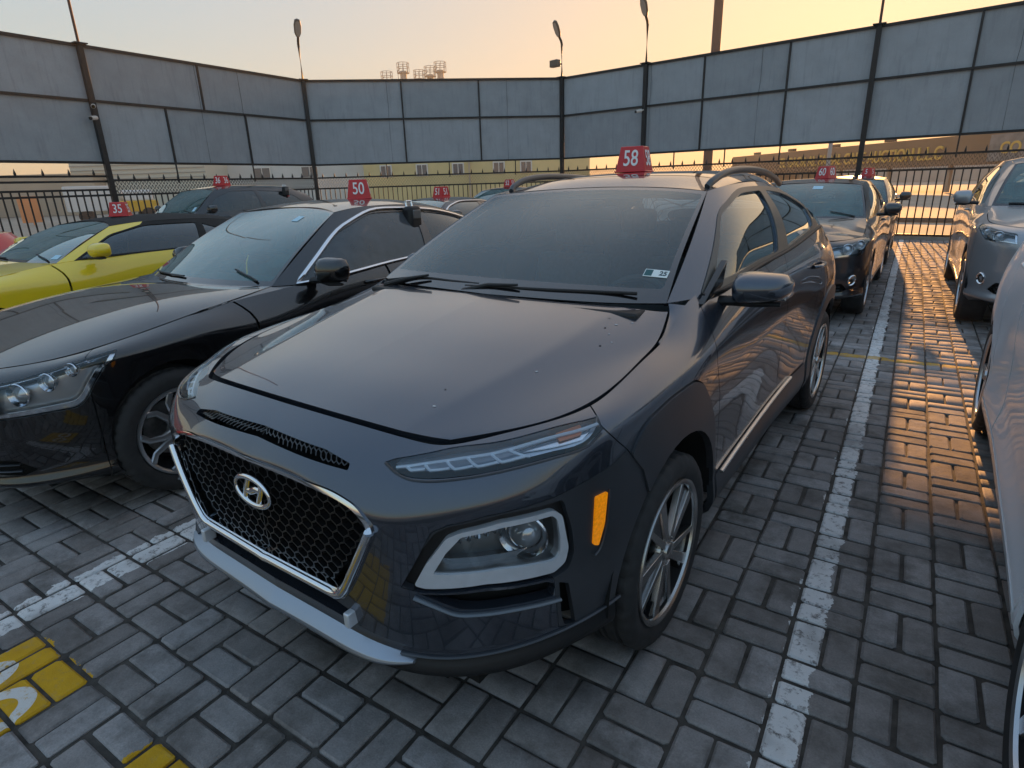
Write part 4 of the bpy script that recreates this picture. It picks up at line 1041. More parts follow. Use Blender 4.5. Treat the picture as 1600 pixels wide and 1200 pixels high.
    for u0, s in ((2.3, 1), (.2, 1)):
        pts = [Wc.at(u, .10 + .10 * k)[0] + np.array((0, 0, .012)) for k, u in enumerate(np.linspace(u0, u0 - 1.1 if u0 > 1 else u0 + .1, 4))]
        if u0 < 1: pts = [p * np.array([1, -1, 1]) for p in [Wc.at(u, .12)[0] + np.array((0, 0, .012)) for u in (.3, 1., 1.7, 2.2)]]
        bead('wiper', [tuple(p) for p in pts], .008, M_BLK, car)
    for (u, v, du, dv, sd) in S.get('stickers', []):
        P4 = [Wc.at(u + a * du, v + b_ * dv) for a, b_ in ((-1, -1), (1, -1), (1, 1), (-1, 1))]
        add_mesh('sticker', [(p + n * .003) * np.array([1, sd, 1]) for p, n in P4], [(0, 1, 2, 3) if sd > 0 else (3, 2, 1, 0)], mat('sticker blue white', (.45, .68, .80), .5), ws)
    # glasshouse
    t7 = W.P[-1]; side = t7[np.argsort(-t7[:, 0])]; side = side[side[:, 1] > .5]
    on7 = lambda x: np.array((x, np.interp(-x, -side[:, 0], side[:, 1]), np.interp(-x, -side[:, 0], side[:, 2])))
    dx_ = S['dbase'][0] - cc[0]
    gb = [np.array(cc)] + [on7(cc[0] + dx_ * f) for f in (.055, .30, .51, .71, .87)] + [np.array(S['dbase'])]
    cin = [e[9], e[9] * .5 + np.array(cc) * .5, np.array(cc), gb[1] * .5 + np.array(cc) * .5, gb[1]]
    Cp = Patch(np.array([[tuple(on7(q[0])) for q in cin], [tuple(q) for q in cin]]), 2, 4)
    panel('fender_cap', Cp, m, car, (), (), .008, 'both')
    gb = [p + np.array((0, 0, .003)) for p in gb]
    gt = [np.array(p) for p in S['rail']]
    gt = [np.array((tx, yt, tz))] + gt
    gg = []
    for f, bl in ((0, 0), (.33, .024), (.68, .024), (1, 0)):
        gg.append([tuple(b_ + (t_ - b_) * f + np.array((0, bl * min(1, .35 + i * .4), bl * .3))) for i, (b_, t_) in enumerate(zip(gb, gt))])
    G = Patch(np.array(gg), 5, 5)
    w1 = S['w1'] if 'w1' in S else round_poly([(1.0, .14), (2.9, .10), (2.92, 2.55), (1.6, 2.6), (1.02, 1.9)], [.12, .1, .12, .3, .2])
    w2 = S['w2'] if 'w2' in S else round_poly([(3.1, .10), (4.5, .14), (5.1, .6), (4.7, 1.9), (4.2, 2.4), (3.08, 2.55)], [.1, .2, .2, .3, .3, .1])
    frm = S.get('soft') or m
    wins = [(UV_PROJ, w1), (UV_PROJ, w2)]
    if S.get('soft'):
        panel('windscreen_pillar', G, m, car, [(UV_PROJ, [(-1, -1), (.88, -1), (.88, 1.9), (1.5, 2.7), (1.5, 4), (-1, 4)])], wins, .015, 'both')
        panel('soft_top_side', G, frm, car, (), wins + [(UV_PROJ, [(-1, -1), (.88, -1), (.88, 1.9), (1.5, 2.7), (1.5, 4), (-1, 4)])], .015, 'both')
    else: panel('window_frame', G, frm, car, (), wins, .015, 'both')
    for wp, nm in ((w1, 'front_side_window'), (w2, 'rear_side_window')):
        panel(nm, G, S.get('sg', M_TINT), car, [(UV_PROJ, inset_poly(wp, -.04))], (), 0, 'both', -.006)
    if S['chrome']:
        out = smooth_poly([(.86, .02), (2., .02), (3., .02), (4.4, .02), (5.2, .45), (4.9, 1.8), (4.3, 2.55), (3., 2.72), (1.6, 2.72), (.95, 1.95), (.86, .9)], 5, sharp=(0,))
        pts = [G.at(u, v) for u, v in out]
        for s in (1, -1): bead('window_chrome', [tuple((p + n * .005) * np.array([1, s, 1])) for p, n in pts], .015, M_CHROME, car, closed=True, flat=.7)
    # roof and tail
    rows = []
    for (x, z), i in zip(S['roofc'], range(9)):
        q = gt[min(i, 6)]
        rows.append([(x + (q[0] - x) * t ** 2, q[1] * t, z + (q[2] - z) * t ** 2.6 + .002) for t in (0, .4, .75, 1.)])
    Rp = Patch(np.array(rows), 4, 5)
    panel('roof', Rp, S.get('soft') or S.get('roofm') or m, car, (), (), .01)
    bx, bz = S['deck']; db = np.array(S['dbase'])
    tr = [rows[-1], [tuple(np.array(a) * .5 + np.array(b_) * .5 + np.array((-.01, 0, .02))) for a, b_ in zip(rows[-1], [(bx, 0, bz), (bx, db[1] * .4, bz), (bx * .6 + db[0] * .4, db[1] * .75, bz), tuple(db)])], [(bx, 0, bz), (bx, db[1] * .4, bz), (bx * .6 + db[0] * .4, db[1] * .75, bz), tuple(db)]]
    Tp = Patch(np.array(tr), 4, 5)
    rv = [(-1, .2), (-1, 1.85), (2.6, 1.85), (2.6, .2)]
    panel('rear_window', Tp, S.get('sg', M_TINT), car, [(UV_PROJ, rv)], (), 0); panel('rear_frame', Tp, S.get('soft') or m, car, (), [(UV_PROJ, rv)], .01)
    dk = [[(bx, 0, bz), (bx, db[1] * .4, bz), (bx * .6 + db[0] * .4, db[1] * .75, bz), tuple(db)], [tuple(C[7, 20]), tuple(C[7, 19]), tuple(C[7, 18]), tuple(C[7, 16])]]
    Dp = Patch(np.array(dk), 4, 5); panel('boot_lid', Dp, m, car, (), (), .01)
    # mirrors, handles, inside, wheels
    mx, my, mz = S['mirror']
    if not S.get('no_mirror'):
        mm = mirrors(car, (mx, my, mz - .03), my + S.get('mw', .22), mz + .02, S.get('mh', .14), .11, S.get('mirm', m))
        if S.get('fold'):
            Mf = Matrix.Translation((mx, -my, 0)) @ Matrix.Rotation(math.radians(-70), 4, 'Z') @ Matrix.Translation((-mx, my, 0))
            for q in [mm[1]] + list(mm[1].children): q.data.transform(Mf)
    for u, v in S.get('handles', [(11.75, 6.2), (13.0, 6.3)]):
        p, n = W.at(u, v)
        handle(car, W, (p[1] - p[0], p[2]), S.get('hm', m))
    zf = S['zb'] + .2
    b = MB(); b.box((-WB / 2, 0, zf), (WB / 2 + .5, w * .78, .04)); b.box((S['xd'] + .1, 0, zf + .28), (.06, w * .78, .26)); b.build('cabin_floor', M_DASH, car)
    b = MB(); b.box((cc[0] - .30, 0, cc[2] - .13), (.24, w * .80, .08)); b.build('dashboard', M_DASH, car, bevel=.03, seg=3)
    if S.get('inside', True): wheel_steer(car, cc[0] - .62, .36, cc[2] - .12); seats(car, S.get('seats', (cc[0] - 1.15, cc[0] - 2.0)), zf + .12, h=.58)
    b = MB(); b.box((-WB / 2, 0, S['zb'] + .04), (WB / 2 + .55, w * .68, .04)); b.box((S['xf'] * .45, 0, .40), (S['xf'] * .38, w * .6, .12)); b.box((-.05, 0, .52), (.45, w * .5, .2)); b.build('underbody', M_DARK, car)
    wells(car, (0, -WB), ar + .012, w * .965, w * .66, R + .01)
    for x in (0, -WB):
        for y in (1, -1): put_wheel(car, x, y * (w - S['tw'] / 2 - .018), S['wheel'], R, S['tw'], S['rr'], S.get('hiw', False), spin=.3 + x)
    if S.get('plate'): pass
    return car
def lockbox(loc, rz, label):
    """black key safe hanging on a side window"""
    r = empty('key_lock_box', loc, rz); tag(r, label, 'key box', 'key boxes hung on car windows')
    r.scale = (1.5, 1.5, 1.5)
    b = MB(); b.box((0, -.035, -.06), (.045, .032, .065)); b.build('box_body', M_BLK, r, bevel=.02, seg=3)
    b = MB(); b.box((0, -.068, -.035), (.028, .004, .022)); b.build('box_dial', mat('grey dial', (.12, .12, .12), .3), r, bevel=.004)
    b = MB(); b.box((.02, -.06, -.13), (.018, .010, .004)); b.build('box_tag', mat('red plastic sign', (.55, .016, .020), .38), r)
    b = MB(); b.tube([(-.02, -.02, 0), (-.02, -.015, .03), (.02, -.015, .03), (.02, -.02, 0)], .006, 6); b.build('box_shackle', M_CHROME, r)
    return r

P_BLACK = mat('paint black', (.003, .003, .004), .25, .0, coat=1., coat_rough=.015, dirt=.08, spec=.3)
P_YEL = mat('paint yellow', (.85, .62, .01), .35, 0, coat=1., coat_rough=.05)
P_RED = mat('paint red', (.55, .01, .012), .35, 0, coat=1., coat_rough=.05)
P_GREY = mat('paint mid grey', (.33, .345, .37), .35, .4, coat=1., coat_rough=.05, dirt=.3)
P_SILV = mat('paint silver', (.80, .83, .88), .42, .0, coat=.35, coat_rough=.08)
P_NAVY = mat('paint black blue', (.010, .013, .020), .3, .3, coat=1., coat_rough=.03, dirt=.3)
M_SOFT = mat('black canvas', (.012, .012, .012), .85, bump=.5, bscale=500, var=.2, vscale=12)

SEDAN = dict(w=.92, wb=2.87, xf=.80, xd=-.52, xb=-1.62, xr=-3.92, zb=.18, ty=.99, arch=.375, R=.335, tw=.235, rr=.225, wheel='y5', chrome=True, hiw=True,
    top=[(.8, .765), (.45, .81), (.2, .845), (0, .87), (-.3, .915), (-.7, .945), (-1.2, .985), (-2, 1.02), (-3.0, 1.06), (-3.9, 1.02)],
    cowl=(-.62, .965), cowlc=(-.76, .72, .965), wst=(-1.58, 1.395), wstc=(-1.45, 1.365), yr=.55, ridge=True, crown=.02,
    rail=[(-1.60, .565, 1.385), (-1.85, .575, 1.395), (-2.2, .575, 1.385), (-2.55, .56, 1.34), (-2.95, .545, 1.25), (-3.35, .60, 1.10)],
    roofc=[(-1.58, 1.397), (-1.75, 1.425), (-2.0, 1.44), (-2.3, 1.43), (-2.6, 1.395), (-2.9, 1.33)], deck=(-3.42, 1.09), dbase=(-3.45, .74, 1.055),
    mirror=(-1.0, .85, 1.02), mw=.25, mh=.18, lampv=(4.2, 6.35), lampu=(3.5, 7.3), sg=M_TINTD, bowl=.055)
# ---------------------------------------------------------------- node helper
class NT:
    def __init__(s, m): s.t = m.node_tree; s.n = s.t.nodes; s.l = s.t.links
    def node(s, typ, **kw):
        n = s.n.new(typ)
        for k, v in kw.items(): setattr(n, k, v)
        return n
    def set(s, sock, v):
        if isinstance(v, (int, float)): sock.default_value = v
        elif isinstance(v, tuple): sock.default_value = v if len(v) == len(sock.default_value) else (*v, 1)
        else: s.l.new(v, sock)
    def math(s, op, a, b=None, c=None, clamp=False):
        n = s.node('ShaderNodeMath', operation=op, use_clamp=clamp); s.set(n.inputs[0], a)
        if b is not None: s.set(n.inputs[1], b)
        if c is not None: s.set(n.inputs[2], c)
        return n.outputs[0]
    def noise(s, vec, scale, detail=4, rough=.55):
        n = s.node('ShaderNodeTexNoise'); s.l.new(vec, n.inputs['Vector']); n.inputs['Scale'].default_value = scale; n.inputs['Detail'].default_value = detail; n.inputs['Roughness'].default_value = rough
        return n.outputs['Fac']
    def ramp(s, v, a, b, c=0., d=1.):
        n = s.node('ShaderNodeMapRange'); s.l.new(v, n.inputs['Value'])
        for k, q in zip(('From Min', 'From Max', 'To Min', 'To Max'), (a, b, c, d)): n.inputs[k].default_value = q
        return n.outputs[0]
    def mix(s, f, a, b, typ='MIX'):
        n = s.node('ShaderNodeMix', data_type='RGBA', blend_type=typ); s.set(n.inputs['Factor'], f); s.set(n.inputs['A'] if False else n.inputs[6], a); s.set(n.inputs[7], b); return n.outputs[2]
    def combine(s, x, y, z=0.):
        n = s.node('ShaderNodeCombineXYZ'); s.set(n.inputs[0], x); s.set(n.inputs[1], y); s.set(n.inputs[2], z); return n.outputs[0]

# ---------------------------------------------------------------- paved yard
CELL = .2135; OX, OY = -.1355, 1.381
def paver_material():
    m = bpy.data.materials.new('concrete paver'); m.use_nodes = True; k = NT(m); p = k.n['Principled BSDF']
    geo = k.node('ShaderNodeNewGeometry'); pos = geo.outputs['Position']
    sx = k.node('ShaderNodeSeparateXYZ'); k.l.new(pos, sx.inputs[0]); x, y = sx.outputs[0], sx.outputs[1]
    oi = k.node('ShaderNodeObjectInfo'); at = k.node('ShaderNodeAttribute', attribute_name='tone')
    rnd = k.math('FRACT', k.math('ADD', oi.outputs['Random'], at.outputs['Fac']))
    n1 = k.noise(pos, 1.1, 5); n2 = k.noise(pos, 14, 6, .65); n3 = k.noise(pos, 180, 3); n4 = k.noise(pos, 5, 6, .7)
    tone = k.math('ADD', k.ramp(rnd, 0, 1, .68, 1.22), k.ramp(n1, .3, .7, -.20, .16))
    tone = k.math('MULTIPLY', tone, k.ramp(n2, .25, .75, .78, 1.2)); tone = k.math('MULTIPLY', tone, k.ramp(n3, .3, .7, .86, 1.14))
    warm = k.mix(rnd, (.295, .266, .250), (.250, .236, .232))
    sc = k.node('ShaderNodeVectorMath', operation='SCALE'); k.l.new(warm, sc.inputs[0]); k.l.new(tone, sc.inputs['Scale'])
    col = sc.outputs[0]
    # oil and tyre stains, pale scuffs
    st = k.ramp(k.noise(pos, .9, 7, .6), .56, .70); col = k.mix(k.math('MULTIPLY', st, .55), col, (.05, .05, .052))
    scf = k.ramp(n4, .66, .74); col = k.mix(k.math('MULTIPLY', scf, .28), col, (.34, .33, .32))
    drt = k.math('MULTIPLY', k.ramp(k.noise(pos, 3.1, 9, .72), .47, .63), .72); col = k.mix(drt, col, (.085, .075, .066))
    wob = k.ramp(k.noise(pos, 9, 6, .7), .3, .7, -.022, .022)
    xw, yw = k.math('ADD', x, wob), k.math('ADD', y, wob)
    def band(v, c, h): return k.math('LESS_THAN', k.math('ABSOLUTE', k.math('SUBTRACT', v, c)), h)
    def rect(cx, hx, cy, hy): return k.math('MULTIPLY', band(xw, cx, hx), band(yw, cy, hy))
    wear = k.ramp(k.noise(pos, 26, 8, .78), .38, .48); wear2 = k.ramp(k.noise(pos, 2.2, 4), .30, .46, .25, 1.)
    wear = k.math('MULTIPLY', wear, wear2)
    # white bay lines
    wl = None
    for cx, hw in ((-.088, .050), (-2.66, .084), (-5.23, .06), (-7.8, .06), (-10.4, .06), (2.48, .06)):
        b = band(xw, cx, hw); wl = b if wl is None else k.math('MAXIMUM', wl, b)
    wl = k.math('MULTIPLY', wl, k.math('GREATER_THAN', y, -.2))
    col = k.mix(k.math('MULTIPLY', k.math('MULTIPLY', wl, wear), .85), col, (.74, .73, .72))
    # yellow end line and number plates
    ye = k.math('MULTIPLY', band(yw, 5.82, .052), band(x, -4., 8.))
    yp = k.math('MAXIMUM', rect(-2.265, .213, .25, .285), rect(-1.45, .20, .25, .275))
    ym = k.math('MAXIMUM', k.math('MULTIPLY', ye, k.math('MULTIPLY', wear, .75)), k.math('MULTIPLY', yp, k.ramp(wear, 0, 1, .75, 1.)))
    col = k.mix(ym, col, k.mix(k.ramp(n2, .3, .7), (.50, .27, .012), (.60, .34, .018)))
    # white painted digit strokes on the yellow plate
    def ring(cx, cy, rx, ry, t):
        dx = k.math('DIVIDE', k.math('SUBTRACT', x, cx), rx); dy = k.math('DIVIDE', k.math('SUBTRACT', y, cy), ry)
        d = k.math('SQRT', k.math('ADD', k.math('MULTIPLY', dx, dx), k.math('MULTIPLY', dy, dy)))
        return k.math('LESS_THAN', k.math('ABSOLUTE', k.math('SUBTRACT', d, 1.)), t)
    dg = k.math('MAXIMUM', ring(-2.17, .29, .075, .095, .26), ring(-2.37, .31, .062, .095, .26))
    col = k.mix(k.math('MULTIPLY', k.math('MULTIPLY', dg, wear), .9), col, (.62, .62, .61))
    k.l.new(col, p.inputs['Base Color'])
    k.l.new(k.ramp(n2, .3, .7, .78, .95), p.inputs['Roughness']); p.inputs['Specular IOR Level'].default_value = .22
    bp = k.node('ShaderNodeBump'); bp.inputs['Strength'].default_value = .6; bp.inputs['Distance'].default_value = .004
    k.l.new(k.math('ADD', n2, k.math('MULTIPLY', n3, .5)), bp.inputs['Height']); k.l.new(bp.outputs[0], p.inputs['Normal'])
    return m
def paver_template(sx, sy, b=.006, h=.028):
    """bevelled block, top at z=0"""
    a, c = sx / 2, sy / 2
    V = [(-a, -c, -h), (a, -c, -h), (a, c, -h), (-a, c, -h), (-a, -c, -b * .8), (a, -c, -b * .8), (a, c, -b * .8), (-a, c, -b * .8), (-a + b, -c + b, 0), (a - b, -c + b, 0), (a - b, c - b, 0), (-a + b, c - b, 0)]
    F = [(8, 9, 10, 11)] + [(4 + i, 4 + (i + 1) % 4, 8 + (i + 1) % 4, 8 + i) for i in range(4)] + [(i, (i + 1) % 4, 4 + (i + 1) % 4, 4 + i) for i in range(4)]
    return np.array(V, float), np.array(F)
def paver_round(sx, sy, rng, b=.007, h=.028):
    """block with worn, chamfered corners and slightly uneven edges"""
    a, c = sx / 2, sy / 2; P = []
    for ux, uy in ((-1, -1), (1, -1), (1, 1), (-1, 1)):
        k = rng.uniform(.004, .013); e1, e2 = rng.uniform(-.002, .002, 2)
        q = [(ux * a + e1, uy * (c - k) + e2), (ux * (a - k) + e1, uy * c + e2)]
        P += q if ux * uy > 0 else q[::-1]
    P = P if True else P
    P = np.array(P); ang = np.arctan2(P[:, 1], P[:, 0]); P = P[np.argsort(ang)]; n = len(P)
    T = P * np.array([(a - b) / a, (c - b) / c]); ez = rng.uniform(-.0012, .0006, n)
    V = [(x, y, -h) for x, y in P] + [(x, y, -b * .85) for x, y in P] + [(x, y, z) for (x, y), z in zip(T, ez)]
    F = [tuple(range(2 * n, 3 * n))] + [(n + i, n + (i + 1) % n, 2 * n + (i + 1) % n, 2 * n + i) for i in range(n)] + [(i, (i + 1) % n, n + (i + 1) % n, n + i) for i in range(n)]
    return V, F
def build_ground(cars_boxes):
    yard = add_mesh('paved_yard', [(-15.9, -3, -.0095), (9, -3, -.0095), (9, 16.2, -.0095), (1.3, 17.1, -.0095), (-9.8, 18.6, -.0095), (-15.9, 13.4, -.0095)], [(0, 1, 2, 3, 4, 5)],
                    mat('joint sand', (.056, .049, .042), .95, var=.5, vscale=18, bump=.6, bscale=120), smooth=False)
    tag(yard, kind='structure')
    pm = paver_material()
    rng = np.random.default_rng(3)
    items = []
    i0, i1, j0, j1 = int((-15.8 - OX) / CELL) + 1, int((5.2 - OX) / CELL), int((-1.2 - OY) / CELL), int((18.3 - OY) / CELL)
    for i in range(i0, i1):
        for j in range(j0, j1):
            cx, cy = OX + (i + .5) * CELL, OY + (j + .5) * CELL
            lim = 18.35 + .85 * (cx + 9.8) if cx < -9.8 else 18.35 - .135 * (cx + 9.8)
            if cy > lim: continue
            for s in (-.25, .25):
                if (i + j) % 2 == 0: items.append((cx + s * CELL, cy, 0))
                else: items.append((cx, cy + s * CELL, 1))
    A = np.array(items); n = len(A)
    # what the camera sees of each block
    D = np.stack([A[:, 0], A[:, 1], np.full(n, -CAM_H)], 1); zc = D @ CF
    u = (D @ CR) / np.maximum(zc, .01) * 928 + 800; v = (D @ CD) / np.maximum(zc, .01) * 928 + 600
    seen = (zc > .1) & (u > -30) & (u < 1630) & (v < 1230) & (v > 0)
    for (x0, x1, y0, y1) in cars_boxes: seen &= ~((A[:, 0] > x0) & (A[:, 0] < x1) & (A[:, 1] > y0) & (A[:, 1] < y1))
    rank = np.where(seen, (A[:, 0] ** 2 + A[:, 1] ** 2), 1e9); near = set(np.argsort(rank)[:300].tolist())
    dz = rng.normal(0, .0016, n); tone = rng.random(n); rot = rng.normal(0, .006, n); gx = rng.normal(0, .0012, (n, 2)); tilt = rng.normal(0, .006, (n, 2))
    gap = .0130
    T = [paver_template(CELL / 2 - gap, CELL - gap), paver_template(CELL - gap, CELL / 2 - gap)]
    meshes = [[], []]
    for o in (0, 1):
        for k in range(7):
            g2 = gap + rng.uniform(-.003, .004); d_ = (CELL / 2 - g2, CELL - g2); V, F = paver_round(*(d_ if o == 0 else d_[::-1]), rng)
            me = bpy.data.meshes.new('paver'); me.from_pydata(V, [], F); me.materials.append(pm); meshes[o].append(me)
    Vs, Fs, Ts, off = [], [], [], 0
    for q in range(n):
        x, y, o = A[q]; o = int(o)
        if q in near:
            ob = bpy.data.objects.new('paver', meshes[o][q % 7]); COL.objects.link(ob); ob.parent = yard
            ob.location = (x + gx[q, 0], y + gx[q, 1], dz[q]); ob.rotation_euler = (tilt[q, 0], tilt[q, 1], rot[q])
        else:
            V, F = T[o]; W_ = V + np.array((x + gx[q, 0], y + gx[q, 1], dz[q])); W_[:, 2] += V[:, 0] * tilt[q, 0] + V[:, 1] * tilt[q, 1]
            Vs.append(W_); Fs.append(F + off); Ts.append(np.full(12, tone[q])); off += 12
    V = np.concatenate(Vs); F = np.concatenate(Fs)
    me = bpy.data.meshes.new('paver_field'); me.vertices.add(len(V)); me.vertices.foreach_set('co', V.ravel()); me.loops.add(F.size); me.loops.foreach_set('vertex_index', F.ravel())
    me.polygons.add(len(F)); me.polygons.foreach_set('loop_start', np.arange(0, F.size, 4)); me.update(calc_edges=True)
    at = me.attributes.new('tone', 'FLOAT', 'POINT'); at.data.foreach_set('value', np.concatenate(Ts)); me.materials.append(pm)
    fo = bpy.data.objects.new('paver_field', me); COL.objects.link(fo); fo.parent = yard; tag(fo, kind='stuff')

# ---------------------------------------------------------------- boundary: fence below, board screen above
M_IRON = mat('black painted iron', (.012, .011, .011), .5, .1, var=.3, vscale=40)
M_FRAME = mat('dark brown steel frame', (.020, .017, .016), .5, .2, var=.2, vscale=10)
def board_material():
    m = bpy.data.materials.new('grey cement board'); m.use_nodes = True; k = NT(m); p = k.n['Principled BSDF']
    tc = k.node('ShaderNodeTexCoord'); oi = k.node('ShaderNodeObjectInfo'); pos = tc.outputs['Object']
    mp = k.node('ShaderNodeMapping'); k.l.new(pos, mp.inputs[0]); mp.inputs['Scale'].default_value = (5, 5, .45)
    cl = k.ramp(k.noise(pos, 2.3, 7, .6), .3, .7, .90, 1.08); run = k.ramp(k.noise(mp.outputs[0], 2.2, 6, .65), .52, .75, 1., .80); fine = k.ramp(k.noise(pos, 60, 3), .3, .7, .95, 1.05)
    t = k.math('MULTIPLY', k.math('MULTIPLY', cl, run), k.math('MULTIPLY', fine, k.ramp(oi.outputs['Random'], 0, 1, .88, 1.10)))
    sc = k.node('ShaderNodeVectorMath', operation='SCALE'); sc.inputs[0].default_value = (.31, .345, .375); k.l.new(t, sc.inputs['Scale']); k.l.new(sc.outputs[0], p.inputs['Base Color']); p.inputs['Roughness'].default_value = .75
    return m
M_BOARD = board_material()
WALL = [np.array(p) for p in ((-15.12, -1.5), (-15.55, 7.1), (-15.85, 13.25), (-9.83, 18.4), (-1.2, 17.24), (6.2, 16.24))]
Z_TOP, Z_MID, Z_BOT, F_TOP, F_LOW = 4.60, 3.52, 2.24, 1.86, 1.54
PICK = None
def fence(name_label, a, b, band=True, start=0.):
    global PICK
    a, b = np.array(a), np.array(b); L = float(np.linalg.norm(b - a)); d = (b - a) / L; ang = math.atan2(d[1], d[0])
    r = empty('metal_fence', (a[0], a[1], 0), ang); tag(r, name_label, 'fence', 'black picket fence runs round the yard')
    for z in ((F_TOP, F_LOW, .10) if band else (1.95, 1.84, 1.66, F_LOW, .10)):
        m = MB(); m.box(((start + L) / 2, 0, z), ((L - start) / 2, .025, .022)); m.build('rail', M_IRON, r)
    zt = F_LOW if band else 1.66
    if PICK is None:
        q = MB(); q.box((0, 0, .0), (.0125, .0125, .5)); PICK = q.build('picket', M_IRON, r); first = True
        SP = MB(); SP.add([(-.014, -.014, 0), (.014, -.014, 0), (.014, .014, 0), (-.014, .014, 0), (-.02, -.02, .05), (.02, -.02, .05), (.02, .02, .05), (-.02, .02, .05), (0, 0, .15)], [(0, 1, 5, 4), (1, 2, 6, 5), (2, 3, 7, 6), (3, 0, 4, 7), (4, 5, 8), (5, 6, 8), (6, 7, 8), (7, 4, 8)])
        fence.spike = SP.build('spike', M_IRON, r); fence.spike.location = (start + .07, 0, F_TOP)
    else: first = False
    x = start + .10
    while x < L - .05:
        if first: o = PICK; first = False
        else: o = link_copy(PICK, r)
        o.location = (x, 0, (zt + .10) / 2); o.scale = (1, 1, zt - .06); x += .15
    x = start + .22
    while x < L - .1:
        o = link_copy(fence.spike, r); o.location = (x, 0, F_TOP if band else 1.96); x += .36 if band else .5
    if band:   # diamond mesh between the two top rails
        m = MB(); p = .085; h = F_TOP - F_LOW
        x = start
        while x < L - p:
            for k in range(3):
                z0 = F_LOW + h * k / 3; z1 = F_LOW + h * (k + 1) / 3
                m.bar((x, 0, z0), (x + p / 2, 0, z1), .006, .019, (0, 1, 0)); m.bar((x + p / 2, 0, z1), (x + p, 0, z0), .006, .019, (0, 1, 0))
            x += p
        tag(m.build('mesh_band', M_IRON, r), kind='stuff')
    m = MB(); m.box((L / 2, .10, .03), (L / 2, .12, .045)); m.build('kerb_stone', mat('kerb concrete', (.30, .28, .25), .85, var=.2, vscale=8), r, bevel=.01)
    return r
def screen(label, a, b, top_div, low_div, drops=(), z0=Z_BOT):
    """board screen between two posts; dividers given as fractions"""
    a, b = np.array(a), np.array(b); L = float(np.linalg.norm(b - a)); d = (b - a) / L; ang = math.atan2(d[1], d[0])
    r = empty('board_screen', (a[0], a[1], 0), ang); tag(r, label, 'screen', 'grey board screens above the fence')
    for zz, divs in (((Z_MID, Z_TOP), top_div), ((z0, Z_MID), low_div)):
        e = [0] + list(divs) + [1]
        for f0, f1 in zip(e[:-1], e[1:]):
            m = MB(); m.box(((f0 + f1) / 2 * L, random.uniform(-.003, .003), (zz[0] + zz[1]) / 2), ((f1 - f0) / 2 * L - .012, .012, (zz[1] - zz[0]) / 2 - .012)); m.build('panel', M_BOARD, r, bevel=.003)
        for f in divs:
            m = MB(); m.box((f * L, -.02, (zz[0] + zz[1]) / 2), (.022, .028, (zz[1] - zz[0]) / 2 - .02)); m.build('frame_post', M_FRAME, r)
    for z, t in ((Z_TOP, .030), (Z_MID, .026), (z0, .026)):
        m = MB(); m.box((L / 2, -.022, z), (L / 2, .032, t)); m.build('frame_rail', M_FRAME, r)
    for f in drops:
        m = MB(); m.box((f * L, -.02, (z0 + F_TOP) / 2 - .05), (.014, .014, (z0 - F_TOP) / 2 + .03)); m.build('hanger', M_FRAME, r)
    for f in (random.uniform(.3, .45), random.uniform(.6, .8)):     # cable run down the boards
        m = MB(); m.tube([(f * L, -.04, Z_TOP - .03), (f * L + .012, -.045, Z_MID + .3), (f * L - .008, -.06, Z_MID), (f * L, -.045, z0)], .004, 5); m.build('cable', M_IRON, r)
    return r
def lamp_post(label, p, toward, mast=False, lamp=True, flood=False, cams=0, h=5.55):
    r = empty('lamp_post', (p[0], p[1], 0), math.atan2(toward[1], toward[0])); tag(r, label, 'lamp post', 'steel posts of the yard screen')
    m = MB(); m.box((0, 0, Z_TOP / 2 + .02), (.055, .055, Z_TOP / 2 + .02)); m.build('post', M_FRAME, r, bevel=.008)
    m = MB(); m.box((0, 0, Z_TOP + .03), (.13, .13, .010)); m.build('post_plate', M_FRAME, r)
    if mast:
        m = MB(); m.tube([(0, 0, Z_TOP), (0, 0, 9.)], .028, 10); m.build('mast', mat('rusty mast', (.06, .025, .020), .6), r, smooth=True)
    if lamp:
        m = MB(); m.tube([(0, 0, Z_TOP), (0, 0, h), (.03, 0, h + .08), (.13, 0, h + .20)], .036, 10); m.build('lamp_arm', M_FRAME, r, smooth=True)
        Mx = Matrix.Translation((.22, 0, h + .36)) @ Matrix.Rotation(math.radians(-62), 4, 'Y')
        pts = [(.27, 0), (.24, .08), (.10, .11), (-.10, .10), (-.20, .06), (-.24, 0)]; poly = pts + [(a, -b) for a, b in pts[-2:0:-1]]
        m = MB(); n = len(poly); m.add([Mx @ Vector((a, b, .03)) for a, b in poly] + [Mx @ Vector((a * .9, b * .85, -.03)) for a, b in poly], [tuple(range(n)), tuple(range(2 * n - 1, n - 1, -1))] + [(i, (i + 1) % n, (i + 1) % n + n, i + n) for i in range(n)])
        hd = m.build('lamp_head', mat('lamp casing', (.10, .09, .08), .5, .3), r, bevel=.012)
        m = MB(); m.add([Mx @ Vector((a * .8, b * .7, -.036)) for a, b in poly], [tuple(range(n))[::-1]]); m.build('lamp_glass', mat('lamp glass', (.35, .33, .30), .2), hd)
    if flood:
        m = MB(); m.box((.14, -.16, 5.02), (.09, .16, .10)); m.build('flood_light', mat('lamp casing', (.10, .09, .08), .5, .3), r, bevel=.02)
        m = MB(); m.bar((0, 0, 5.0), (.1, -.08, 5.0), .04, .04); m.build('flood_bracket', M_FRAME, r)
    for k in range(cams):
        z = 3.42 - .24 * k
        m = MB(); m.bar((.05, 0, z), (.14, -.06 - .08 * k, z - .02), .03, .03); m.tube([(.10, -.04, z - .02), (.26, -.12 - .1 * k, z - .05)], .045, 12)
        c = m.build('camera', mat('camera white', (.62, .60, .56), .45), r, smooth=True, angle=40)
        m = MB(); m.tube([(.262, -.121 - .1 * k, z - .0505), (.285, -.132 - .11 * k, z - .056)], .036, 12); m.build('camera_lens', M_GBLK, c)
    return r
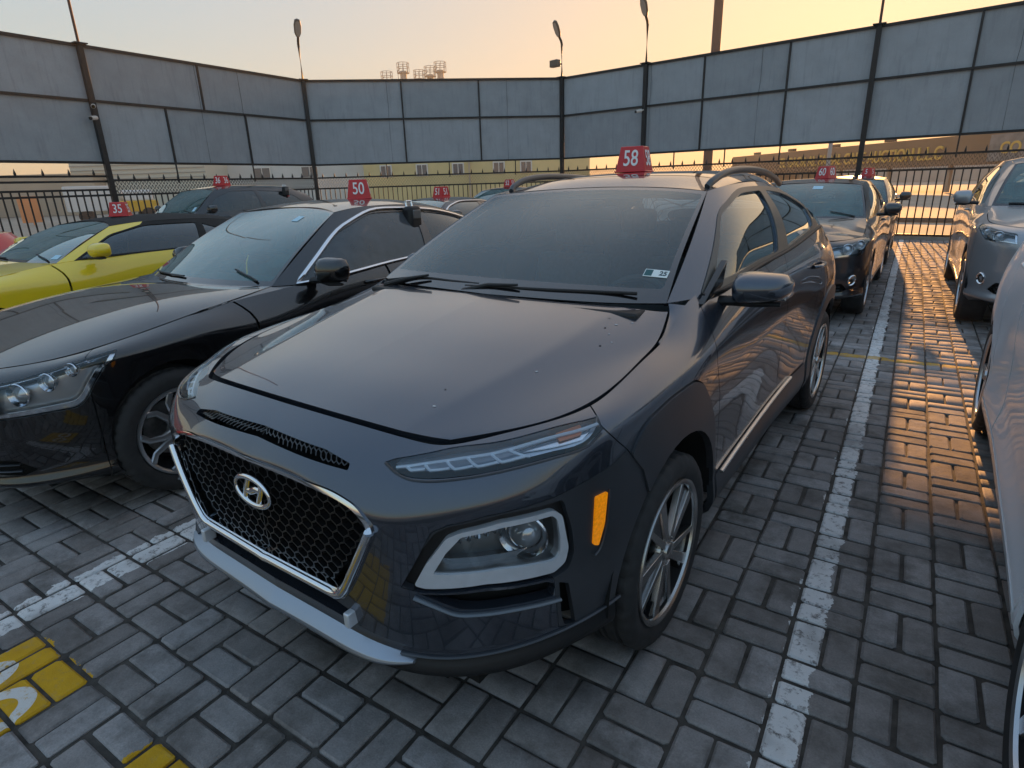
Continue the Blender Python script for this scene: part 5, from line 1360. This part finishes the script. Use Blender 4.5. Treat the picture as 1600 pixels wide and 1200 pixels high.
def build_boundary():
    w = WALL
    fence('black picket fence at the far left with four plain rails', w[0], w[1], band=False, start=4.6)
    fence('black picket fence with mesh band behind the yellow convertible', w[1], w[2])
    fence('black picket fence with mesh band in front of the yellow building', w[2], w[3])
    fence('black picket fence with mesh band behind the crossover roof', w[3], w[4])
    fence('black picket fence with mesh band at the right beside the sunlit paving', w[4], w[5])
    screen('grey board screen at the far left edge of the yard', w[0], w[1], (.2, .72), (.3, .62), (.62,))
    screen('grey board screen above the yellow convertible with staggered dividers', w[1], w[2], (.44,), (.27, .635), (.27, .635))
    screen('grey board screen in the middle between two lamp posts', w[2], w[3], (.362, .662), (.362, .662), (.28, .53, .8))
    screen('grey board screen right of the middle behind the number 58 sign', w[3], w[4], (.337, .536, .785), (.337, .536, .785), (.45, .62, .785))
    screen('grey board screen at the upper right in front of the sunset', w[4], w[5], (.25, .50, .75), (.25, .50, .75), (.25,))
    lamp_post('steel post with red-brown mast and two white cameras at the left', w[1] + np.array((.07, 0)), (1, 0), mast=True, lamp=False, cams=2)
    lamp_post('lamp post leaning its head right, left of the middle screen', w[2] + np.array((.05, -.05)), (.86, -.5))
    lamp_post('lamp post with a floodlight box at the right end of the middle screen', w[3] + np.array((0, -.07)), (-.25, -.97), flood=True)
    q = w[3] + (w[4] - w[3]) * .337
    lamp_post('tall lamp post rising behind the number 58 roof sign', q + np.array((0, -.07)), (-.15, -1), cams=1, h=5.6)
    lamp_post('steel post with thin mast against the bright sky at upper right', w[4] + np.array((0, -.07)), (0, -1), mast=True, lamp=False)
# ---------------------------------------------------------------- outside the yard
def house(name, label, p0, p1, depth, h, m, z0=-.02, cat='building', parap=0.25):
    """box building whose front runs from p0 to p1 (facing the yard); returns root and frame helper"""
    p0, p1 = np.array(p0, float), np.array(p1, float); L = float(np.linalg.norm(p1 - p0)); d = (p1 - p0) / L
    r = empty(name, (p0[0], p0[1], 0), math.atan2(d[1], d[0])); tag(r, label, cat)
    b = MB(); b.box((L / 2, depth / 2, h / 2 + z0), (L / 2, depth / 2, h / 2)); b.build('wall', m, r)
    if parap:
        b = MB(); b.box((L / 2, depth / 2, h + z0 + .06), (L / 2 + .1, depth / 2 + .1, .08)); b.build('roof', m, r)
    return r, L
def windows(r, L, xs, z, w, h, m):
    for x in xs:
        b = MB(); b.box((x, -.03, z), (w / 2 + .08, .05, h / 2 + .08)); f = b.build('window', mat('window frame pale', (.65, .63, .58), .6), r)
        b = MB()
        for s in (-1, 1): b.box((x + s * w / 4, -.085, z), (w / 4 - .04, .008, h / 2 - .03))
        b.build('pane', m, f)
def build_background():
    sand = mat('dusty ground', (.33, .28, .22), .95, var=.12, vscale=.4, bump=.2, bscale=3)
    g = add_mesh('ground', [(-900, -900, -.05), (900, -900, -.05), (900, 1400, -.05), (-900, 1400, -.05)], [(0, 1, 2, 3)], sand, smooth=False); tag(g, kind='structure')
    rd = add_mesh('road', [(-60, 31.5, -.040), (60, 15.9 , -.040), (60, 22.9, -.040), (-60, 38.5, -.040)], [(0, 1, 2, 3)], mat('grey asphalt', (.27, .235, .19), .9, var=.15, vscale=1.2), smooth=False); tag(rd, kind='structure')
    for i, (dy, lb) in enumerate(((0, 'low dark kerb along the road beyond the right fence'),)):
        b = MB(); b.bar((-40, 28.9 + dy - .1, .03), (40, 18.5 + dy - .1, .03), .15, .14); o = b.build('kerb', mat('road kerb', (.12, .105, .095), .85), None); tag(o, lb, 'kerb')
    glass = mat('far window glass', (.06, .08, .10), .15, spec=.8)
    yel = mat('yellow rendered wall', (.62, .50, .24), .9, var=.08, vscale=.5); tan = mat('tan rendered wall', (.46, .37, .27), .9, var=.1, vscale=.4)
    wht = mat('pale rendered wall', (.62, .60, .56), .9, var=.06, vscale=.5); gry = mat('grey shed wall', (.33, .31, .28), .9, var=.1, vscale=.6)
    # yellow building with windows
    r, L = house('yellow_building', 'long yellow building with small windows behind the middle fence', (-45, 43.5), (-26.5, 55), 14, 6.2, yel)
    windows(r, L, [L * f for f in (.10, .26, .42, .60, .72)], 3.0, 1.0, .95, glass)
    b = MB(); rnd = random.Random(5); x = L * .60
    while x < L * .93:
        wd = rnd.uniform(.12, .34); b.box((x + wd / 2, -.03, 4.15 + rnd.uniform(-.05, .08)), (wd / 2, .03, rnd.uniform(.06, .17))); x += wd + rnd.uniform(.05, .12)
    tag(b.build('wall_lettering', mat('dark red letters', (.18, .05, .04), .7), r), kind='stuff')
    b = MB(); b.box((L * .47, -.12, 3.1), (.08, .12, 3.1)); b.build('drain_pipe', tan, r)
    r, L = house('white_building', 'white flat building left of the yellow one', (-58, 36.5), (-46.2, 45), 10, 5.4, wht)
    windows(r, L, [L * .3, L * .62], 3.2, 1.6, 1.0, glass)
    r, L = house('pale_block', 'pale block with ribbed upper wall behind the black suv at left', (-66, 27), (-55, 33.5), 9, 5.0, mat('cream wall', (.58, .54, .44), .9))
    for k in range(5):
        b = MB(); b.box((L / 2, -.04, 3.0 + .4 * k), (L / 2, .04, .03)); b.build('wall_rib', gry, r)
    house('long_shed', 'long low tan shed with curved end behind the left fence', (-75, 16), (-62, 27), 10, 3.4, tan)
    r, L = house('grey_workshop', 'grey workshop with open doors seen through the left fence', (-62, 4), (-60, 17), 8, 3.0, gry)
    for f in (.2, .5, .78):
        b = MB(); b.box((L * f, -.03, 1.15), (1.3, .06, 1.15)); b.build('door', M_DARK, r)  # near-black slab painted as the shade inside an open doorway
    house('pale_wall', 'pale boundary wall at the far left edge', (-60, -14), (-59, 3.2), .4, 2.2, wht, parap=0)
    b = MB(); b.box((0, 0, .9), (.03, .55, .75)); b.box((0, 0, .1), (.03, .03, .1)); o = b.build('orange_board', mat('orange board', (.75, .30, .12), .6), None, bevel=.02); o.location = (-44, 15.4, 0); tag(o, 'orange board standing behind the left fence', 'board')
    # small yellow lorry
    t = empty('yellow_lorry', (-40, 19.5, 0), math.radians(70)); tag(t, 'small yellow lorry with white box seen through the left fence', 'lorry')
    b = MB(); b.box((0, 0, .9), (1.1, .9, .32)); b.build('cab_base', mat('lorry yellow', (.65, .38, .03), .4), t, bevel=.06)
    b = MB(); b.box((.1, 0, 1.5), (.8, .85, .32)); c = b.build('cab', mat('lorry white', (.65, .64, .62), .4), t, bevel=.1)
    b = MB(); b.box((.92, 0, 1.5), (.02, .7, .22)); b.build('windscreen', glass, c)
    b = MB(); b.box((-2.3, 0, 1.4), (1.2, .95, .7)); b.build('load_box', mat('lorry white', (.65, .64, .62), .4), t, bevel=.04)
    for x in (.5, -2.6):
        for y in (.85, -.85):
            MB().lathe([(.001, .1), (.28, .1), (.40, .09), (.40, -.09), (.28, -.1), (.001, -.1)], 20, Matrix.Translation((x, y, .40))).build('wheel', mat('lorry tyre', (.02, .02, .02), .8), t, smooth=True)
    # silo tops with railings
    for k, (x, y, z, wd) in enumerate(((-82.2, 87.4, 19.8, 1.0), (-80.0, 89.4, 21.2, 1.05), (-77.9, 91.2, 20.0, .95), (-76.4, 92.5, 20.6, 1.0), (-75.0, 93.7, 21.3, 1.05))):
        s = empty('silo', (x, y, 0)); tag(s, ['leftmost short grey silo top with railing above the middle screen', 'second silo from the left, tall with railing', 'third silo from the left, the smallest of the row', 'fourth silo from the left with a bent pipe', 'rightmost silo, tallest of the row'][k], 'silo', 'silos above the middle screen')
        gm = mat('silo grey', (.30, .28, .25), .8)
        MB().lathe([(.001, 0), (wd * .72, 0), (wd * .72, z - 1.6), (wd * .55, z - 1.2), (wd * .6, z - .1), (.001, z)], 20, Matrix.Rotation(PI / 2, 4, 'X')).build('silo_body', gm, s, smooth=True, angle=50)
        b = MB()
        for q in range(8):
            a = 2 * PI * q / 8; b.tube([(wd * math.cos(a), wd * math.sin(a), z - .4), (wd * math.cos(a), wd * math.sin(a), z + 1.2)], .05, 5)
        for zz in (z + .5, z + 1.2): b.tube([(wd * math.cos(2 * PI * q / 16), wd * math.sin(2 * PI * q / 16), zz) for q in range(16)], .05, 5, closed=True)
        b.build('railing', gm, s)
        b = MB(); b.tube([(-wd * 1.2, 0, z - 2), (-wd * 1.25, 0, z + .1), (-wd * .6, 0, z + .5)], .08, 6); b.build('vent_pipe', gm, s)
        b = MB(); b.lathe([(.001, -.05), (wd * 1.05, -.05), (wd * 1.05, .05), (.001, .05)], 20, Matrix.Translation((0, 0, z - .4)) @ Matrix.Rotation(PI / 2, 4, 'X')); b.build('platform', gm, s)
    # brown column behind the screen
    b = MB(); b.lathe([(.001, 0), (.21, 0), (.19, 13), (.001, 13)], 20, Matrix.Translation((-8.36, 30, 0)) @ Matrix.Rotation(PI / 2, 4, 'X')); o = b.build('tall_column', mat('brown column', (.12, .07, .05), .7), None, smooth=True, angle=50); tag(o, 'tall brown column rising behind the screen right of the lamp posts', 'column')
    # sign building
    p0, p1 = np.array((-18.8, 78.)), np.array((14., 39.)); d = (p1 - p0) / np.linalg.norm(p1 - p0); L = float(np.linalg.norm(p1 - p0)); ang = math.atan2(d[1], d[0])
    r = empty('sign_building', (p0[0], p0[1], 0), ang); tag(r, 'long low building with brown fascia and gold lettering beyond the right fence', 'building')
    b = MB(); b.box((L / 2, 2., 2.75), (L / 2, 2., .95)); fa = b.build('fascia', mat('brown fascia', (.20, .12, .065), .8, var=.1, vscale=.5), r)
    b = MB(); b.box((L * .74, -.04, 2.75), (L * .055, .03, .80)); b.build('poster', mat('grey poster', (.18, .17, .16), .7, var=.3, vscale=2), fa)
    gold = mat('gold letters', (.62, .40, .08), .5, .2)
    ray_x = lambda u, v: CR * ((u - 800) / 928) + CD * ((v - 600) / 928) + CF
    def along(u, v):
        q = ray_x(u, v)[:2]; A = np.array([q, -d]).T; t, s = np.linalg.solve(A, p0); return s
    s0, s1 = along(1222, 240), along(1478, 215)
    to = text_obj('lettering', 'EL GAOR AL FADAL CARE AUCTION L.L.C', gold, fa, 1.25, Matrix.Translation(((s0 + s1) / 2, -.06, 2.62)) @ Matrix.Rotation(PI / 2, 4, 'X'), .05, bold=.02)
    to.scale.x *= (s1 - s0) / max(to.dimensions.x, .1)
    s2 = along(1585, 212)
    text_obj('lettering', 'CO', gold, fa, .95, Matrix.Translation((s2, -.06, 2.7)) @ Matrix.Rotation(PI / 2, 4, 'X'), .05, bold=.02)
    for f in np.linspace(.03, .97, 9):
        b = MB(); b.box((L * f, .6, .9), (.12, .12, .9)); b.build('pillar', mat('pillar tan', (.35, .27, .2), .8), r)
    b = MB(); b.box((L * .13, 3.2, .9), (L * .12, .1, .9)); b.build('back_wall', tan, r)
    for f in np.linspace(.1, .9, 7):
        b = MB(); b.box((L * f, .3, 3.85), (.5, .15, .12)); b.build('fascia_lamp', M_FRAME, fa)
    house('far_depot', 'far grey depot wall beyond the road at the right', (-14, 118), (36, 96), 12, 4.2, gry)
    house('far_hall', 'far hall with sloping roof beyond the road at the right', (6, 128), (30, 118), 12, 7.0, tan)
    b = MB(); b.lathe([(.001, 0), (.10, 0), (.07, 7.5), (.001, 7.5)], 12, Matrix.Translation((-3.7, 34, 0)) @ Matrix.Rotation(PI / 2, 4, 'X')); o = b.build('grey_pole', mat('grey pole', (.35, .34, .33), .6), None, smooth=True); tag(o, 'slim grey pole standing in front of the gold lettering', 'pole')
    # street lamp far left
    t = empty('far_street_lamp', (-66, 10.5, 0)); tag(t, 'small far street lamp above the left fence', 'street lamp')
    b = MB(); b.tube([(0, 0, 0), (0, 0, 4.9), (0, -.6, 5.3), (0, -1.5, 5.35)], .07, 6); b.build('pole', gry, t); b = MB(); b.box((0, -1.7, 5.35), (.2, .4, .08)); b.build('lamp_head', gry, t)
def build_haze():
    """thin dusty evening air over the whole place"""
    b = MB(); b.box((0, 60, 11.8), (190, 150, 12.8)); o = b.build('haze', None); tag(o, kind='stuff')
    m = bpy.data.materials.new('dusty air'); m.use_nodes = True; n = m.node_tree; n.nodes.clear()
    v = n.nodes.new('ShaderNodeVolumePrincipled'); v.inputs['Color'].default_value = (.93, .93, .90, 1); v.inputs['Density'].default_value = .0013; v.inputs['Anisotropy'].default_value = .2
    out = n.nodes.new('ShaderNodeOutputMaterial'); n.links.new(v.outputs[0], out.inputs['Volume']); o.data.materials.append(m)
# ---------------------------------------------------------------- scene
BOXES = [(-2.25, -.5, .95, 4.9), (-4.8, -3.05, .7, 5.3), (-7.8, -5.95, .6, 5.2), (.5, 2.3, .7, 5.6)]
build_ground(BOXES)
build_boundary()
build_background()
build_kona((-1.391, 1.749), -93.0)
a = dict(SEDAN); a.update(name='sedan_car', label='black sedan with chrome window trim parked beside the crossover', paint=P_BLACK, loc=(-3.95, 1.50), head=-91., fold=True, stickers=[(1.0, 2.35, .16, .14, 1)], bowls=[(4.5, 4.95), (5.35, 5.2), (6.1, 5.55)])
build_car(a)
SPORT = dict(w=.955, wb=2.81, xf=.88, xd=-.62, xb=-1.75, xr=-3.85, zb=.17, arch=.385, R=.345, tw=.245, rr=.25, wheel='ten', door4=False, trail=12.35,
    top=[(.88, .74), (.4, .82), (0, .90), (-.4, .975), (-.8, 1.01), (-1.6, 1.015), (-2.4, 1.03), (-3.0, 1.06), (-3.85, 1.03)], cowl=(-.50, .985), cowlc=(-.62, .76, .99), wst=(-1.30, 1.29), wstc=(-1.18, 1.255), yr=.56,
    rail=[(-1.32, .57, 1.27), (-1.6, .585, 1.28), (-2.0, .585, 1.275), (-2.35, .575, 1.24), (-2.65, .60, 1.17), (-3.0, .66, 1.06)],
    roofc=[(-1.30, 1.292), (-1.5, 1.315), (-1.8, 1.328), (-2.15, 1.318), (-2.45, 1.28), (-2.7, 1.21)], deck=(-3.05, 1.08), dbase=(-3.1, .78, 1.045), mirror=(-.86, .90, 1.06), mw=.21, handles=[(12.1, 5.9)], w2=round_poly([(3.1, .10), (3.9, .12), (3.7, 1.4), (3.08, 2.4)], [.1, .2, .3, .1]))
build_car(dict(SPORT, name='convertible_car', label='yellow convertible with black soft top left of the black sedan', paint=P_YEL, soft=M_SOFT, loc=(-6.8, 1.58), head=-91., fold=True, stickers=[(2.5, .35, .25, .12, 1)]))
build_car(dict(SPORT, name='sports_car', label='red sports car at the left edge behind the yellow convertible', paint=P_RED, loc=(-9.25, -.75), head=-91., top=[(.88, .78), (.4, .86), (0, .94), (-.4, 1.01), (-.8, 1.05), (-1.6, 1.06), (-2.4, 1.10), (-3.0, 1.17), (-3.85, 1.15)], deck=(-3.05, 1.19), dbase=(-3.1, .78, 1.155)))
SUV = dict(w=.95, wb=2.85, xf=.92, xd=-.50, xb=-1.55, xr=-3.75, zb=.25, arch=.41, R=.375, tw=.245, rr=.24, wheel='ten',
    top=[(.92, .98), (.4, 1.02), (0, 1.05), (-.4, 1.10), (-1., 1.14), (-2, 1.17), (-3.0, 1.20), (-3.75, 1.18)], cowl=(-.45, 1.13), cowlc=(-.56, .78, 1.135), wst=(-1.25, 1.60), wstc=(-1.12, 1.56), yr=.60,
    rail=[(-1.28, .615, 1.585), (-1.6, .63, 1.60), (-2.0, .63, 1.60), (-2.5, .62, 1.58), (-2.95, .61, 1.54), (-3.3, .60, 1.46)],
    roofc=[(-1.25, 1.602), (-1.5, 1.64), (-1.9, 1.66), (-2.4, 1.655), (-2.9, 1.63), (-3.25, 1.57)], deck=(-3.62, 1.22), dbase=(-3.5, .76, 1.20), mirror=(-.78, .90, 1.20), mw=.22, mh=.17, grillev=(3.6, 5.6))
build_car(dict(SUV, name='suv_car', label='black suv with wide body parked further back behind the yellow convertible', paint=P_BLACK, loc=(-12.4, 6.15), head=-91., stickers=[(2.4, .5, .2, .2, 1)]))
HATCH = dict(w=.905, wb=2.67, xf=.84, xd=-.44, xb=-1.5, xr=-3.5, zb=.20, arch=.385, R=.34, tw=.225, rr=.235, wheel='ten',
    top=[(.84, .83), (.4, .87), (0, .91), (-.4, .98), (-1., 1.02), (-2, 1.06), (-2.8, 1.10), (-3.5, 1.08)], cowl=(-.36, 1.01), cowlc=(-.46, .74, 1.015), wst=(-1.15, 1.41), wstc=(-1.03, 1.38), yr=.60,
    rail=[(-1.18, .61, 1.395), (-1.45, .62, 1.41), (-1.8, .62, 1.41), (-2.2, .61, 1.39), (-2.6, .59, 1.34), (-3.0, .57, 1.25)],
    roofc=[(-1.15, 1.412), (-1.4, 1.445), (-1.75, 1.46), (-2.2, 1.45), (-2.6, 1.42), (-2.95, 1.35)], deck=(-3.35, 1.11), dbase=(-3.2, .74, 1.10), mirror=(-.62, .85, 1.09), mw=.22, mh=.15, lampu=(2.4, 6.5), lampv=(4.6, 6.6), bowl=.06, fogs=[(4.6, 3.0)])
build_car(dict(HATCH, name='damaged_car', label='dark blue-black car with crumpled bonnet behind the crossover, number 60 on its roof', paint=P_NAVY, loc=(-1.17, 7.78), head=-91., crumple=True, stickers=[(.45, 2.4, .22, .18, 1)]))
build_car(dict(HATCH, name='hatchback_car', label='dark hatchback parked at the fence behind the damaged car', paint=P_NAVY, loc=(-1.10, 12.3), head=-90., inside=False))
build_car(dict(SUV, name='minivan_car', label='mid grey minivan facing forward on the right beyond the silver car', paint=P_GREY, loc=(1.50, 7.85), head=-90., w=.97, wb=3.0, xr=-4.05, lampu=(3.0, 6.6), lampv=(4.9, 6.5), fogs=[(4.9, 2.9)], dbase=(-3.7, .78, 1.20), deck=(-3.85, 1.22), mirm=None or P_GREY))
build_car(dict(HATCH, name='silver_car', label='dented silver car with a missing mirror, cut off by the right edge', paint=P_SILV, sillm=mat('white sill', (.6, .62, .64), .35, coat=.4), loc=(1.325, 1.50), head=-92., wb=2.85, w=.935, xf=.9, xb=-1.93, xr=-3.75, handles=[(11.86, 6.25), (12.2, 6.35)], wheel='five', hm=P_SILV, hiw=True, no_mirror=True, R=.345, arch=.385,
    ty=1.03, top=[(.9, .88), (.4, .93), (0, .98), (-.4, 1.07), (-1., 1.13), (-2, 1.17), (-2.8, 1.22), (-3.75, 1.20)], cowl=(-.36, 1.10), cowlc=(-.46, .78, 1.10), wst=(-1.15, 1.51), wstc=(-1.03, 1.48), yr=.60,
    rail=[(-1.18, .61, 1.495), (-1.45, .62, 1.51), (-1.8, .62, 1.51), (-2.2, .61, 1.49), (-2.7, .59, 1.44), (-3.1, .57, 1.35)], roofc=[(-1.15, 1.512), (-1.4, 1.545), (-1.75, 1.56), (-2.2, 1.55), (-2.7, 1.52), (-3.05, 1.45)], deck=(-3.55, 1.23), dbase=(-3.3, .78, 1.215)))
build_car(dict(SPORT, name='far_coupe_car', label='low black coupe with chrome window line parked behind the black sedan', paint=P_BLACK, loc=(-7.1, 6.9), head=-91., chrome=True, inside=False))
a = dict(SEDAN); a.update(name='far_sedan_car', label='black sedan at the back fence between the black sedan and the crossover', paint=P_BLACK, loc=(-8.8, 11.6), head=-91., hiw=False, inside=False); build_car(a)
# roof signs
R91 = math.radians(-1)
def on_roof(car_loc, head, x, z, txt, label, s=1.0, y=0., turn=0.):
    h = math.radians(head); roof_sign((car_loc[0] + x * math.cos(h) - y * math.sin(h), car_loc[1] + x * math.sin(h) + y * math.cos(h), z), h + math.radians(90 + turn), txt, label, s)
on_roof((-1.391, 1.749), -93, -1.75, 1.560, '58', 'red sign reading 58 on the crossover roof', .76, -.10, 8)
on_roof((-3.95, 1.50), -91, -2.15, 1.436, '50', 'red sign reading 50 on the black sedan roof', .82, .06, 45)
on_roof((-6.8, 1.58), -91, -1.55, 1.322, '35', 'red sign reading 35 on the black soft top', .75, 0, 52)
on_roof((-12.4, 6.15), -91, -1.7, 1.655, '36', 'red sign seen edge-on on the roof of the black suv at left', 1.1, 0, 20)
on_roof((-1.17, 7.78), -91, -1.7, 1.458, '60', 'red sign reading 60 on the damaged car roof', .85, .1, -25)
on_roof((-1.10, 12.3), -90, -1.7, 1.452, '5', 'small red sign on the dark hatchback at the fence', .8, .30, -25)
on_roof((-7.1, 6.9), -91, -1.75, 1.322, '51', 'small red sign on the roof of the far low coupe', 1.0)
on_roof((-8.8, 11.6), -91, -1.9, 1.435, '52', 'small red sign on the roof of the sedan at the back fence', 1.0)
lockbox((-3.30, 3.60, 1.37), math.radians(90), 'black key box hung on the rear side window of the black sedan')
lockbox((-11.68, 8.85, 1.60), math.radians(90), 'black key box hung on the side window of the black suv')
build_haze()
